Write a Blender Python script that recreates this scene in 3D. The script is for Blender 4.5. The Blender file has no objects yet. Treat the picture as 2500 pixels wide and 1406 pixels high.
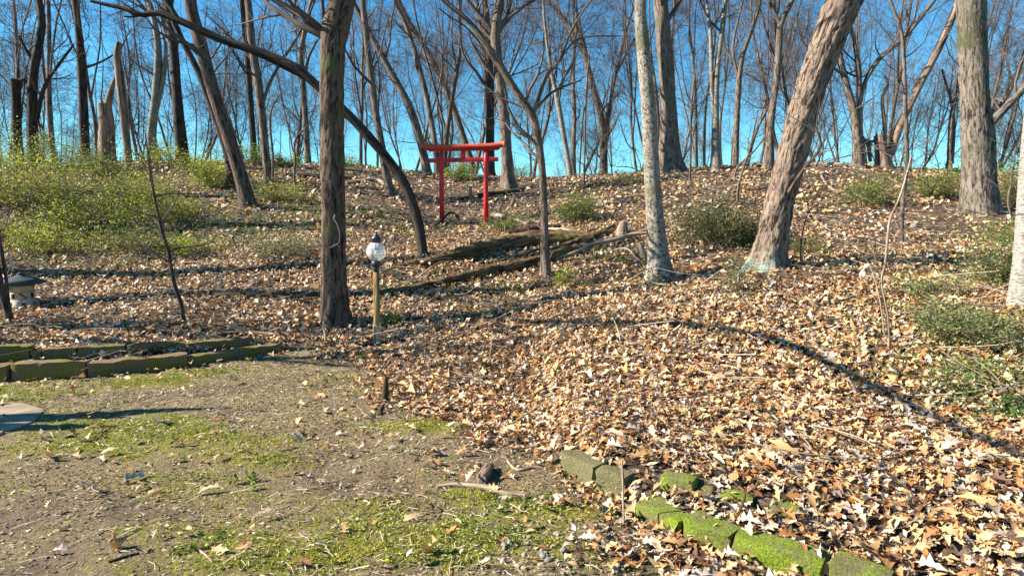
import bpy, math, random
import numpy as np
from mathutils import Vector, Matrix

# ------------------------------------------------------------------ camera, sky, sun, exposure
scene = bpy.context.scene
COL = scene.collection
R = math.radians
FPX, CX, CY, PITCH, EYE = 1490.0, 1250.0, 703.0, R(5.75), 1.6

cam_d = bpy.data.cameras.new('camera')
cam = bpy.data.objects.new('camera', cam_d)
COL.objects.link(cam)
cam.location = (0, 0, EYE)
cam.rotation_euler = (R(90) - PITCH, 0, 0)
cam_d.sensor_width = 36.0
cam_d.lens = 36.0 * FPX / 2500.0
cam_d.clip_start = 0.05
cam_d.clip_end = 3000
scene.camera = cam

SUN_AZ, SUN_EL = R(-93), R(32)          # clockwise from +Y (the view direction): the sun stands to the left
TO_SUN = Vector((math.sin(SUN_AZ) * math.cos(SUN_EL), math.cos(SUN_AZ) * math.cos(SUN_EL), math.sin(SUN_EL)))
world = bpy.data.worlds.new('World')
scene.world = world
world.use_nodes = True
wn = world.node_tree
bg = wn.nodes['Background']
sky = wn.nodes.new('ShaderNodeTexSky')
sky.sky_type = 'NISHITA'
sky.sun_disc = False
sky.sun_elevation = SUN_EL
sky.sun_rotation = SUN_AZ
sky.altitude = 300
sky.air_density = 1.0
sky.dust_density = 0.0
sky.ozone_density = 1.6
hsv = wn.nodes.new('ShaderNodeHueSaturation')
hsv.inputs['Saturation'].default_value = 1.3
wn.links.new(sky.outputs[0], hsv.inputs['Color'])
tint = wn.nodes.new('ShaderNodeMix'); tint.data_type = 'RGBA'; tint.blend_type = 'MULTIPLY'; tint.inputs[0].default_value = 1.0
tint.inputs[7].default_value = (0.62, 1.10, 1.12, 1)
wn.links.new(hsv.outputs[0], tint.inputs[6])
wn.links.new(tint.outputs[2], bg.inputs['Color'])
bg.inputs['Strength'].default_value = 0.06

sun_d = bpy.data.lights.new('sun', 'SUN')
sun_d.energy = 5.0
sun_d.angle = R(0.5)
sun_d.color = (1.0, 0.92, 0.78)
sun = bpy.data.objects.new('sun', sun_d)
COL.objects.link(sun)
sun.location = (-20, -4, 20)
sun.rotation_euler = TO_SUN.to_track_quat('Z', 'Y').to_euler()

vs = scene.view_settings
vs.view_transform = 'Standard'
vs.look = 'None'
vs.gamma = 1.0
vs.use_curve_mapping = False
vs.exposure = 1.66

rng = np.random.default_rng(11)
random.seed(5)

# ------------------------------------------------------------------ helpers: pixels to rays, noise, terrain
FW = np.array([0, math.cos(PITCH), -math.sin(PITCH)])
UP = np.array([0, math.sin(PITCH), math.cos(PITCH)])
RT = np.array([1.0, 0, 0])
CAM = np.array([0, 0, EYE])

def ray(px, py):
    return FW + RT * ((px - CX) / FPX) + UP * (-(py - CY) / FPX)
def at(px, py, Y):
    d = ray(px, py)
    return CAM + d * (Y / d[1])
def onz(px, py, z=0.0):
    d = ray(px, py)
    return CAM + d * ((z - EYE) / d[2])

def _h(ix, iy, iz, s):
    n = (ix.astype(np.int64) * 374761393 + iy.astype(np.int64) * 668265263 + iz.astype(np.int64) * 2147483647 + s * 1274126177) & 0xffffffff
    n = ((n ^ (n >> 13)) * 1274126177) & 0xffffffff
    n = ((n ^ (n >> 16)) * 2246822519) & 0xffffffff
    return ((n ^ (n >> 15)) & 0xffff) / 65535.0
def vn3(x, y, z, s=0):
    x, y, z = np.broadcast_arrays(np.asarray(x, float), np.asarray(y, float), np.asarray(z, float))
    ix, iy, iz = np.floor(x), np.floor(y), np.floor(z)
    fx, fy, fz = x - ix, y - iy, z - iz
    fx = fx * fx * (3 - 2 * fx); fy = fy * fy * (3 - 2 * fy); fz = fz * fz * (3 - 2 * fz)
    r = 0
    for a in (0, 1):
        for b in (0, 1):
            for c in (0, 1):
                r = r + (fx if a else 1 - fx) * (fy if b else 1 - fy) * (fz if c else 1 - fz) * _h(ix + a, iy + b, iz + c, s)
    return r * 2 - 1
def vn2(x, y, s=0, oct=3):
    r, a = 0, 1.0
    for o in range(oct):
        r = r + a * vn3(np.asarray(x) * 2 ** o + 17.3 * o, np.asarray(y) * 2 ** o, 0.37 + 0 * np.asarray(x), s + o)
        a *= 0.5
    return r
def sst(a, b, x):
    t = np.clip((x - a) / (b - a), 0, 1)
    return t * t * (3 - 2 * t)

# stone steps: front edge lines on the ground (x, y)
def line_px(pts, z):
    return np.array([onz(px, py, z)[:2] for px, py in pts])
L_LOW = line_px([(-420, 938), (0, 925), (150, 921), (300, 911), (450, 894), (560, 876), (672, 857)], 0.0)
R_LOW = line_px([(1400, 1180), (1551, 1250), (1645, 1308), (1770, 1356), (1900, 1400), (2140, 1480)], 0.0)
R_UP = line_px([(1340, 1105), (1451, 1152), (1524, 1172), (1690, 1206), (1833, 1242), (1950, 1262), (2180, 1320)], 0.085)

def sdist(x, y, line):
    """distance to a polyline, positive on its left-hand (far) side, and the clamped parameter"""
    x = np.asarray(x, float); y = np.asarray(y, float)
    best = np.full(x.shape, 1e9); sg = np.zeros(x.shape); tt = np.zeros(x.shape)
    n = len(line) - 1
    for i in range(n):
        a, b = line[i], line[i + 1]
        d = b - a
        t = np.clip(((x - a[0]) * d[0] + (y - a[1]) * d[1]) / (d @ d), 0, 1)
        qx, qy = x - a[0] - t * d[0], y - a[1] - t * d[1]
        dd = np.hypot(qx, qy)
        m = dd < best
        best = np.where(m, dd, best)
        sg = np.where(m, np.sign(d[0] * (y - a[1]) - d[1] * (x - a[0])), sg)
        tt = np.where(m, (i + t) / n, tt)
    return best * sg, tt

def steps_z(x, y):
    x = np.asarray(x, float); y = np.asarray(y, float)
    d, t = sdist(x, y, L_LOW)
    z = (.115 * sst(.02, .13, d) + .10 * sst(.50, .64, d)) * (1 - .78 * sst(-5.5, -3.5, x)) * (1 - sst(-3.6, -2.7, x))
    d, t = sdist(x, y, R_LOW)
    z = z + 0.085 * sst(0.02, 0.16, d) * sst(.25, .65, x)
    d, t = sdist(x, y, R_UP)
    z = z + 0.06 * sst(0.01, 0.09, d) * sst(.15, .5, x)
    fade = 1 - sst(9, 12, y)
    return z * fade

CP = []
for x, y, z in [(-7, -2, 0), (-3, -2, 0), (0, -2, 0), (3, -2, 0.05), (6, -2, .3), (-7, 2, 0), (-3, 2, 0), (0, 2, 0), (0, 3.5, 0), (-3, 4, 0), (-6, 4, 0),
                (-1, 5, 0), (-2, 6.2, 0), (-4, 6, 0), (-9, 4.5, 0.0), (-13, 2, .1), (-12, 9, .45), (1.2, 2.2, 0), (-20, 5, .3), (-18, 15, 1.9),
                (10, 3, 1.2), (16, 6, 2.0), (-40, 0, 0), (40, 0, 2), (0, -30, 0), (-30, -30, 0), (30, -30, 0),
                (-30, 40, 2.5), (0, 45, 2.0), (30, 40, 2.5), (-45, 25, 3), (45, 25, 3), (0, 34, 3.0), (-20, 33, 3.4), (20, 33, 3.2)]:
    CP.append((x, y, z))
for px, py, Y in [(920, 840, 8.3), (818, 790, 9.3), (1033, 625, 12.2), (1130, 545, 17.0), (1140, 432, 24.5), (600, 510, 16.0), (50, 748, 10.0),
                  (300, 775, 9.0), (600, 770, 9.2), (450, 640, 12.3), (150, 560, 14.5), (60, 420, 20), (300, 395, 23), (650, 395, 23.5), (900, 405, 24.0),
                  (1332, 672, 11.4), (1610, 690, 10.3), (1865, 655, 8.6), (1480, 430, 22.5), (1640, 418, 21.5), (1750, 412, 21), (1950, 400, 21),
                  (2160, 412, 21), (2390, 520, 14.2), (2500, 430, 20), (2505, 750, 6.6), (2100, 560, 13), (1780, 560, 13), (1400, 530, 15.5), (2330, 830, 5.6),
                  (1500, 800, 7.4), (2400, 950, 4.6), (1700, 1000, 4.7), (1250, 900, 6.6), (1500, 900, 6.0), (2000, 850, 5.9), (2300, 1150, 3.55), (2480, 1300, 2.8), (2480, 640, 9.5)]:
    p = at(px, py, Y)
    CP.append(tuple(p))
CP = np.array(CP)
CZ = CP[:, 2] - steps_z(CP[:, 0], CP[:, 1])
def _phi(r2): return np.sqrt(r2 + 1.2 ** 2)
_A = _phi((CP[:, None, 0] - CP[None, :, 0]) ** 2 + (CP[:, None, 1] - CP[None, :, 1]) ** 2) - 0.35 * np.eye(len(CP))
_n = len(CP)
_M = np.zeros((_n + 1, _n + 1)); _M[:_n, :_n] = _A; _M[:_n, _n] = 1; _M[_n, :_n] = 1
_W = np.linalg.solve(_M, np.concatenate([CZ, [0]]))

def hgt(x, y, fine=True):
    x = np.asarray(x, float); y = np.asarray(y, float)
    sh = x.shape
    xf, yf = x.ravel(), y.ravel()
    out = np.empty(xf.shape)
    for i in range(0, len(xf), 40000):
        a, b = xf[i:i + 40000], yf[i:i + 40000]
        out[i:i + 40000] = _phi((a[:, None] - CP[None, :, 0]) ** 2 + (b[:, None] - CP[None, :, 1]) ** 2) @ _W[:_n] + _W[_n]
    d = np.hypot(xf, yf)
    out = np.clip(out, -0.5, 6) * (1 - sst(45, 110, d)) + steps_z(xf, yf)
    hill = sst(8, 16, yf)
    out += hill * (0.10 * vn2(xf * .45, yf * .45, 3, 2)) * (1 - sst(60, 90, d))
    lit = sst(0, .5, lawn_d(xf, yf))
    out += 0.022 * lit * vn2(xf * 1.7, yf * 1.7, 5, 3) * (1 - sst(30, 60, d))
    if fine:
        out += (1 - lit) * (0.009 * vn2(xf * 2.2, yf * 2.2, 9, 2) + 0.013 * vn2(xf * 6, yf * 6, 21, 3) + .014 * sst(.5, .72, moss_f(xf, yf))) * (1 - sst(12, 20, d))
    return out.reshape(sh)

LAWN = [tuple(onz(px, py)[:2]) for px, py in [(-500, 950), (0, 925), (300, 911), (560, 876), (690, 850), (770, 845), (850, 885), (905, 945), (925, 1000), (1050, 1022), (1120, 1050),
        (1165, 1095), (1260, 1085), (1350, 1110), (1385, 1180), (1450, 1240), (1540, 1300), (1590, 1400)]] + [(1.0, 1.0), (1.2, -6), (-12, -6)]
LAWN = np.array(LAWN)
def lawn_d(x, y):
    """signed distance to the lawn's edge, positive outside it"""
    x = np.asarray(x, float); y = np.asarray(y, float)
    inside = np.zeros(x.shape, bool); best = np.full(x.shape, 1e9)
    n = len(LAWN)
    for i in range(n):
        ax, ay = LAWN[i]; bx, by = LAWN[(i + 1) % n]
        c = ((ay > y) != (by > y)) & (x < (bx - ax) * (y - ay) / (by - ay + 1e-12) + ax)
        inside ^= c
        dx, dy = bx - ax, by - ay
        t = np.clip(((x - ax) * dx + (y - ay) * dy) / (dx * dx + dy * dy), 0, 1)
        best = np.minimum(best, np.hypot(x - ax - t * dx, y - ay - t * dy))
    return np.where(inside, -best, best)

def hz(x, y): return float(hgt(np.array([x]), np.array([y]))[0])
_T = np.concatenate([np.arange(1.5, 12, .03), np.arange(12, 40, .08)])
def hit(px, py):
    """where the ray through a photo pixel meets the ground"""
    d = ray(px, py)
    P = CAM[None] + d[None] * _T[:, None]
    below = P[:, 2] < hgt(P[:, 0], P[:, 1], False)
    i = int(np.argmax(below)) if below.any() else len(_T) - 1
    p = P[i].copy(); p[2] = hz(p[0], p[1])
    return p

# ------------------------------------------------------------------ helpers: meshes and objects
def mesh_np(name, V, faces, mat, attrs=None, smooth=False):
    """faces: list of (M,k) index arrays"""
    me = bpy.data.meshes.new(name)
    V = np.asarray(V, np.float32)
    faces = [np.asarray(f, np.int32) for f in faces if len(f)]
    me.vertices.add(len(V)); me.vertices.foreach_set('co', V.ravel())
    nl = sum(f.size for f in faces); npoly = sum(len(f) for f in faces)
    me.loops.add(nl); me.loops.foreach_set('vertex_index', np.concatenate([f.ravel() for f in faces]))
    me.polygons.add(npoly)
    sizes = np.concatenate([np.full(len(f), f.shape[1], np.int32) for f in faces])
    me.polygons.foreach_set('loop_start', np.concatenate([[0], np.cumsum(sizes)[:-1]]).astype(np.int32))
    if smooth: me.polygons.foreach_set('use_smooth', np.ones(npoly, bool))
    for k, a in (attrs or {}).items():
        a = np.asarray(a, np.float32)
        if a.ndim == 1:
            t = me.attributes.new(k, 'FLOAT', 'POINT'); t.data.foreach_set('value', a)
        elif a.shape[1] == 3:
            t = me.attributes.new(k, 'FLOAT_VECTOR', 'POINT'); t.data.foreach_set('vector', a.ravel())
        else:
            t = me.attributes.new(k, 'FLOAT_COLOR', 'POINT'); t.data.foreach_set('color', a.ravel())
    if mat: me.materials.append(mat)
    me.update(calc_edges=True)
    return me
def link(name, data, parent=None, loc=None):
    o = bpy.data.objects.new(name, data); COL.objects.link(o)
    if parent: o.parent = parent
    if loc is not None: o.location = loc
    return o
def tag(o, label=None, cat=None, group=None, kind=None):
    if label: o['label'] = label
    if cat: o['category'] = cat
    if group: o['group'] = group
    if kind: o['kind'] = kind
    return o
def thing(name, label, cat, loc=(0, 0, 0), group=None):
    return tag(link(name, None, loc=loc), label, cat, group)

class MB:
    def __init__(s): s.V = []; s.F = {}; s.B = []; s.n = 0
    def add(s, V, faces, bk=None):
        V = np.asarray(V, float).reshape(-1, 3)
        s.V.append(V); s.B.append(V.copy() if bk is None else np.asarray(bk, float).reshape(-1, 3))
        for f in faces:
            f = np.asarray(f)
            if len(f): s.F.setdefault(f.shape[1], []).append(f + s.n)
        s.n += len(V)
    def build(s, name, mat, parent=None, smooth=True, off=None, kind=None):
        V = np.concatenate(s.V)
        if off is not None: V = V - np.asarray(off)
        me = mesh_np(name, V, [np.concatenate(f) for f in s.F.values()], mat, {'bk': np.concatenate(s.B)}, smooth)
        o = link(name, me, parent)
        if kind: o['kind'] = kind
        return o

def tubes(P, Rr, S):
    """P (T,K,3), Rr (T,K) or (T,K,S): quads round each polyline"""
    T, K = P.shape[:2]
    tan = np.gradient(P, axis=1) if K > 2 else np.repeat(P[:, 1:] - P[:, :1], 2, 1)
    tan /= np.linalg.norm(tan, axis=2, keepdims=True) + 1e-9
    m = tan.mean(1); ax = np.eye(3)[np.argmin(np.abs(m), axis=1)]
    u = np.cross(tan, ax[:, None, :]); u /= np.linalg.norm(u, axis=2, keepdims=True) + 1e-9
    v = np.cross(tan, u)
    th = np.arange(S) * 2 * np.pi / S
    if Rr.ndim == 2: Rr = np.repeat(Rr[:, :, None], S, 2)
    ring = u[:, :, None, :] * np.cos(th)[None, None, :, None] + v[:, :, None, :] * np.sin(th)[None, None, :, None]
    V = P[:, :, None, :] + ring * Rr[..., None]
    L = np.concatenate([np.zeros((T, 1)), np.cumsum(np.linalg.norm(np.diff(P, axis=1), axis=2), 1)], 1)
    r0 = Rr.mean((1, 2))[:, None, None] + np.zeros_like(Rr)
    bk = np.stack([np.cos(th)[None, None] * r0, np.sin(th)[None, None] * r0, np.repeat(L[:, :, None], S, 2) + np.arange(T)[:, None, None] * 1.37], -1)
    base = (np.arange(T) * K * S)[:, None, None]
    i = np.arange(K - 1)[None, :, None] * S; j = np.arange(S)[None, None, :]; j2 = (np.arange(S) + 1)[None, None, :] % S
    F = np.stack([base + i + j, base + i + j2, base + i + S + j2, base + i + S + j], -1).reshape(-1, 4)
    return V.reshape(-1, 3), F, bk.reshape(-1, 3)

def crom(pts, n):
    """Catmull-Rom resampling by arc length of rows (any columns; the first three are x, y, z)"""
    pts = np.asarray(pts, float)
    if len(pts) == 2: return pts[0] + (pts[1] - pts[0]) * np.linspace(0, 1, n)[:, None]
    E = np.concatenate([[2 * pts[0] - pts[1]], pts, [2 * pts[-1] - pts[-2]]])
    out = []
    for i in range(1, len(E) - 2):
        t = np.linspace(0, 1, 16, endpoint=False)[:, None]
        a, b, c, d = E[i - 1], E[i], E[i + 1], E[i + 2]
        out.append(.5 * (2 * b + (c - a) * t + (2 * a - 5 * b + 4 * c - d) * t ** 2 + (3 * b - a - 3 * c + d) * t ** 3))
    out = np.concatenate(out + [pts[-1:]])
    L = np.concatenate([[0], np.cumsum(np.linalg.norm(np.diff(out[:, :3], axis=0), axis=1))])
    q = np.linspace(0, L[-1], n)
    return np.stack([np.interp(q, L, out[:, k]) for k in range(out.shape[1])], 1)

def grow(P, Rr, nchild, lr, ang, g, t0=.25, t1=1.0, up=.12, wob=.22, K=5, rr=.62, absL=None, rmin=.0022):
    """side shoots of the polylines P (T,k,3) with radii Rr (T,k)"""
    T, k = P.shape[:2]
    N = T * nchild
    par = np.repeat(np.arange(T), nchild)
    t = g.uniform(t0, t1, N)
    f = t * (k - 1); i = np.minimum(f.astype(int), k - 2); w = (f - i)[:, None]
    p = P[par, i] * (1 - w) + P[par, i + 1] * w
    tn = P[par, i + 1] - P[par, i]; tn /= np.linalg.norm(tn, axis=1, keepdims=True) + 1e-9
    r = (Rr[par, i] * (1 - w[:, 0]) + Rr[par, i + 1] * w[:, 0]) * rr * g.uniform(.6, 1.0, N)
    rnd = g.normal(size=(N, 3)); perp = rnd - (rnd * tn).sum(1, keepdims=True) * tn
    perp /= np.linalg.norm(perp, axis=1, keepdims=True) + 1e-9
    a = g.normal(ang, .2, N)[:, None]
    d = tn * np.cos(a) + perp * np.sin(a)
    Lp = np.linalg.norm(np.diff(P, axis=1), axis=2).sum(1)[par] if absL is None else np.full(N, absL)
    L = Lp * lr * g.uniform(.55, 1.25, N) * (1.15 - .55 * t)
    out = np.empty((N, K, 3)); out[:, 0] = p
    for s in range(1, K):
        d = d + g.normal(0, wob, (N, 3)); d[:, 2] += up
        d /= np.linalg.norm(d, axis=1, keepdims=True)
        out[:, s] = out[:, s - 1] + d * (L / (K - 1))[:, None]
    rad = np.maximum(r[:, None] * np.linspace(1, .35, K)[None], rmin)
    return out, rad

def box_v(x0, x1, y0, y1, z0, z1):
    V = np.array([(x, y, z) for z in (z0, z1) for y in (y0, y1) for x in (x0, x1)], float)
    F = np.array([(0, 2, 3, 1), (4, 5, 7, 6), (0, 1, 5, 4), (2, 6, 7, 3), (0, 4, 6, 2), (1, 3, 7, 5)])
    return V, F
def lathe(profile, S, phase=0.0):
    pr = np.array(profile, float); n = len(pr)
    th = np.arange(S) * 2 * np.pi / S + phase
    V = np.stack([pr[:, 0, None] * np.cos(th), pr[:, 0, None] * np.sin(th), np.repeat(pr[:, 1, None], S, 1)], -1).reshape(-1, 3)
    i = np.arange(n - 1)[:, None] * S; j = np.arange(S)[None]; j2 = (j + 1) % S
    F = np.stack([i + j, i + j2, i + S + j2, i + S + j], -1).reshape(-1, 4)
    return V, F
def bevel_obj(o, w, seg=2):
    m = o.modifiers.new('bevel', 'BEVEL'); m.width = w; m.segments = seg; m.limit_method = 'ANGLE'

# ------------------------------------------------------------------ materials
def new_mat(name):
    m = bpy.data.materials.new(name); m.use_nodes = True
    nt = m.node_tree; b = nt.nodes['Principled BSDF']
    b.inputs['Roughness'].default_value = .85
    b.inputs['Specular IOR Level'].default_value = .25
    return m, nt, b
def N(nt, t, **k):
    n = nt.nodes.new(t)
    for a, v in k.items():
        if a in n.inputs: n.inputs[a].default_value = v
        else: setattr(n, a, v)
    return n
def ramp(nt, src, stops):
    r = nt.nodes.new('ShaderNodeValToRGB')
    e = r.color_ramp.elements
    while len(e) < len(stops): e.new(.5)
    for q, (p, c) in zip(e, stops): q.position = p; q.color = (*c, 1)
    nt.links.new(src, r.inputs[0])
    return r.outputs[0]
def mix(nt, fac, a, b):
    m = nt.nodes.new('ShaderNodeMix'); m.data_type = 'RGBA'
    for sock, v in ((m.inputs[0], fac), (m.inputs[6], a), (m.inputs[7], b)):
        if hasattr(v, 'is_linked'): nt.links.new(v, sock)
        elif isinstance(v, (int, float)): sock.default_value = v
        else: sock.default_value = (*v, 1)
    return m.outputs[2]
def bump(nt, b, src, strength, dist):
    n = nt.nodes.new('ShaderNodeBump'); n.inputs['Strength'].default_value = strength; n.inputs['Distance'].default_value = dist
    nt.links.new(src, n.inputs['Height']); nt.links.new(n.outputs[0], b.inputs['Normal'])

def bark(name, dark, light, sc=1.0, moss=None, lichen=None, bs=.8, stretch=.13):
    m, nt, b = new_mat(name)
    at_ = N(nt, 'ShaderNodeAttribute', attribute_name='bk')
    mp = N(nt, 'ShaderNodeMapping'); mp.inputs['Scale'].default_value = (1, 1, stretch)
    nt.links.new(at_.outputs['Vector'], mp.inputs[0])
    n1 = N(nt, 'ShaderNodeTexNoise', Scale=22 * sc, Detail=7, Roughness=.68, Distortion=.6); nt.links.new(mp.outputs[0], n1.inputs['Vector'])
    nf = N(nt, 'ShaderNodeTexNoise', Scale=70 * sc, Detail=4, Roughness=.7); nt.links.new(mp.outputs[0], nf.inputs['Vector'])
    n2 = N(nt, 'ShaderNodeTexNoise', Scale=2.2, Detail=3); nt.links.new(at_.outputs['Vector'], n2.inputs['Vector'])
    hm = nt.nodes.new('ShaderNodeMath'); hm.operation = 'MULTIPLY_ADD'; hm.inputs[1].default_value = .35; nt.links.new(nf.outputs[0], hm.inputs[0]); nt.links.new(n1.outputs[0], hm.inputs[2])
    c = ramp(nt, hm.outputs[0], [(.585, tuple(.55 * v for v in dark)), (.64, tuple(.6 * p + .4 * q for p, q in zip(dark, light))), (.72, light)])
    c = mix(nt, ramp(nt, n2.outputs[0], [(.35, (.0, .0, .0)), (.65, (.4, .4, .4))]), c, tuple(.6 * p + .25 * q for p, q in zip(dark, light)))
    if moss: c = mix(nt, ramp(nt, n2.outputs[0], [(.5, (0, 0, 0)), (.68, (.75, .75, .75))]), c, moss)
    if lichen:      # a crust of lichen round the foot, ragged above
        n3 = N(nt, 'ShaderNodeTexNoise', Scale=11, Detail=5); nt.links.new(at_.outputs['Vector'], n3.inputs['Vector'])
        sp = N(nt, 'ShaderNodeSeparateXYZ'); nt.links.new(at_.outputs['Vector'], sp.inputs[0])
        sb = nt.nodes.new('ShaderNodeMath'); sb.operation = 'MULTIPLY_ADD'; nt.links.new(sp.outputs['Z'], sb.inputs[0]); sb.inputs[1].default_value = -1.1; nt.links.new(n3.outputs[0], sb.inputs[2])
        c = mix(nt, ramp(nt, sb.outputs[0], [(.12, (0, 0, 0)), (.34, (.5, .5, .5))]), c, lichen)
    nt.links.new(c, b.inputs['Base Color'])
    b.inputs['Roughness'].default_value = .9
    bump(nt, b, hm.outputs[0], bs, .035)
    return m
def plain(name, c, rough=.8, var=.25, scale=12, spec=.25, bmp=0, metallic=0):
    m, nt, b = new_mat(name)
    tc = N(nt, 'ShaderNodeTexCoord')
    n = N(nt, 'ShaderNodeTexNoise', Scale=scale, Detail=5); nt.links.new(tc.outputs['Object'], n.inputs['Vector'])
    nt.links.new(ramp(nt, n.outputs[0], [(.3, tuple(v * (1 - var) for v in c)), (.7, tuple(min(1, v * (1 + var)) for v in c))]), b.inputs['Base Color'])
    b.inputs['Roughness'].default_value = rough; b.inputs['Specular IOR Level'].default_value = spec; b.inputs['Metallic'].default_value = metallic
    if bmp: bump(nt, b, n.outputs[0], bmp, .01)
    return m
def attr_col(name, rough=.75, spec=.2, trans=0.0):
    m, nt, b = new_mat(name)
    a = N(nt, 'ShaderNodeAttribute', attribute_name='col')
    nt.links.new(a.outputs['Color'], b.inputs['Base Color'])
    b.inputs['Roughness'].default_value = rough; b.inputs['Specular IOR Level'].default_value = spec
    if trans:
        t = nt.nodes.new('ShaderNodeBsdfTranslucent'); nt.links.new(a.outputs['Color'], t.inputs['Color'])
        s = nt.nodes.new('ShaderNodeMixShader'); s.inputs[0].default_value = trans
        nt.links.new(b.outputs[0], s.inputs[1]); nt.links.new(t.outputs[0], s.inputs[2])
        nt.links.new(s.outputs[0], nt.nodes['Material Output'].inputs['Surface'])
    return m

BARK = {
    'brown': bark('bark_brown', (.022, .014, .010), (.15, .10, .073), 1.2),
    'main': bark('bark_main_trunk', (.02, .012, .009), (.145, .098, .074), 1.3, moss=(.10, .10, .035)),
    'flaky': bark('bark_flaky', (.035, .017, .011), (.28, .21, .16), 1.5, bs=1.0, stretch=.15, lichen=(.24, .36, .31)),
    'pale': bark('bark_pale', (.08, .068, .055), (.35, .31, .26), 2.0, moss=(.13, .12, .05), stretch=.5),
    'grey': bark('bark_grey', (.04, .029, .023), (.21, .158, .126), 1.4, moss=(.12, .11, .06)),
    'rough': bark('bark_rough_grey', (.028, .022, .018), (.22, .182, .15), 1.4, moss=(.07, .075, .03), bs=1.0),
    'dark': bark('bark_dark', (.014, .010, .008), (.075, .052, .041), 1.0),
    'far': bark('bark_far', (.04, .028, .022), (.23, .17, .135), .8),
    'twig': plain('twig_bark', (.105, .08, .07), .9, .4, 3),
    'white': bark('bark_white', (.12, .105, .09), (.36, .325, .29), 2.2, stretch=1.6, bs=.4),
    'rot': bark('rotten_wood', (.035, .022, .012), (.20, .12, .06), .8, moss=(.11, .10, .02), stretch=.08, bs=1.0),
    'rotdark': bark('rotten_wood_dark', (.02, .012, .008), (.10, .06, .035), .8, moss=(.09, .085, .018), stretch=.08, bs=1.0),
    'dry': bark('dry_wood', (.15, .10, .07), (.42, .32, .24), 1.0, stretch=.08, bs=.5),
    'snag': bark('snag_wood', (.07, .04, .028), (.31, .21, .15), .7, stretch=.1, bs=.8),
}
M_LEAF = attr_col('dead_leaf', .62, .3, .12)
M_GREEN = attr_col('green_leaf', .55, .3, .4)
M_GRASS = attr_col('moss_blades', .8, .1, .2)

def ground_mat():
    m, nt, b = new_mat('ground')
    geo = N(nt, 'ShaderNodeNewGeometry')
    lit = N(nt, 'ShaderNodeAttribute', attribute_name='litter'); mo = N(nt, 'ShaderNodeAttribute', attribute_name='moss')
    def noise(sc, d=6, r=.6):
        n = N(nt, 'ShaderNodeTexNoise', Scale=sc, Detail=d, Roughness=r); nt.links.new(geo.outputs['Position'], n.inputs['Vector']); return n.outputs[0]
    soil = ramp(nt, noise(5), [(.3, (.08, .054, .036)), (.52, (.215, .15, .10)), (.75, (.35, .25, .175))])
    soil = mix(nt, ramp(nt, noise(46, 4), [(.45, (0, 0, 0)), (.7, (.55, .55, .55))]), soil, (.055, .04, .028))
    dry = ramp(nt, noise(60, 5, .7), [(.35, (.12, .09, .045)), (.55, (.30, .23, .115)), (.72, (.50, .39, .22))])
    soil = mix(nt, ramp(nt, noise(1.3, 3), [(.38, (0, 0, 0)), (.58, (.85, .85, .85))]), soil, dry)
    moss = ramp(nt, noise(55, 5), [(.3, (.085, .085, .012)), (.55, (.235, .225, .03)), (.8, (.38, .35, .07))])
    ma = nt.nodes.new('ShaderNodeMath'); ma.operation = 'ADD'; nt.links.new(mo.outputs['Fac'], ma.inputs[0])
    mm = nt.nodes.new('ShaderNodeMath'); mm.operation = 'MULTIPLY_ADD'; nt.links.new(noise(17, 5, .7), mm.inputs[0]); mm.inputs[1].default_value = 1.6; mm.inputs[2].default_value = -.8
    nt.links.new(mm.outputs[0], ma.inputs[1])
    lawn = mix(nt, ramp(nt, ma.outputs[0], [(.40, (0, 0, 0)), (.68, (1, 1, 1))]), soil, moss)
    vor = N(nt, 'ShaderNodeTexVoronoi', Scale=13); nt.links.new(geo.outputs['Position'], vor.inputs['Vector'])
    sep = N(nt, 'ShaderNodeSeparateColor'); nt.links.new(vor.outputs['Color'], sep.inputs[0])
    duff = ramp(nt, sep.outputs[0], [(.0, (.03, .02, .014)), (.35, (.12, .085, .06)), (.6, (.22, .155, .11)), (.85, (.34, .25, .18)), (1, (.44, .34, .26))])
    duff = mix(nt, ramp(nt, noise(24, 4), [(.42, (0, 0, 0)), (.6, (1, 1, 1))]), (.04, .026, .018), duff)
    c = mix(nt, lit.outputs['Fac'], lawn, duff)
    nt.links.new(c, b.inputs['Base Color'])
    b.inputs['Roughness'].default_value = .95
    ad = nt.nodes.new('ShaderNodeMath'); ad.operation = 'ADD'; nt.links.new(noise(38, 6, .7), ad.inputs[0]); nt.links.new(noise(9, 4), ad.inputs[1])
    bump(nt, b, ad.outputs[0], 1.0, .06)
    return m

# ------------------------------------------------------------------ the ground
def moss_f(x, y):
    m = .40 + .62 * vn2(x * .8 + y * .3, y * 2.1, 31, 4)
    m = m - .30 * sst(-1.9, .2, x)
    return np.clip(m, 0, 1)
def axis(lo, hi, st, far, gr):
    a = list(np.arange(lo, hi, st)); s = st
    while a[-1] < far: s *= gr; a.append(a[-1] + s)
    s = st; f = [a[0]]
    while f[0] > -far: s *= gr; f.insert(0, f[0] - s)
    return np.array(f[:-1] + a)
gx = axis(-6.2, 4.5, .055, 700, 1.06); gy = axis(1.6, 8.8, .055, 700, 1.06)
GX, GY = np.meshgrid(gx, gy)
GZ = hgt(GX, GY)
ny, nx = GX.shape
idx = np.arange(nx * ny).reshape(ny, nx)
GF = np.stack([idx[:-1, :-1], idx[:-1, 1:], idx[1:, 1:], idx[1:, :-1]], -1).reshape(-1, 4)
ld = lawn_d(GX, GY) + .18 * vn2(GX * 2.1, GY * 2.1, 40, 3)
lit_a = sst(-.1, .25, ld).ravel()
ground = link('ground', mesh_np('ground', np.stack([GX, GY, GZ], -1).reshape(-1, 3), [GF], ground_mat(),
              {'litter': lit_a, 'moss': moss_f(GX, GY).ravel()}, True))
tag(ground, 'leaf covered hillside rising behind a mossy bare lawn', 'ground', kind='structure')

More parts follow.
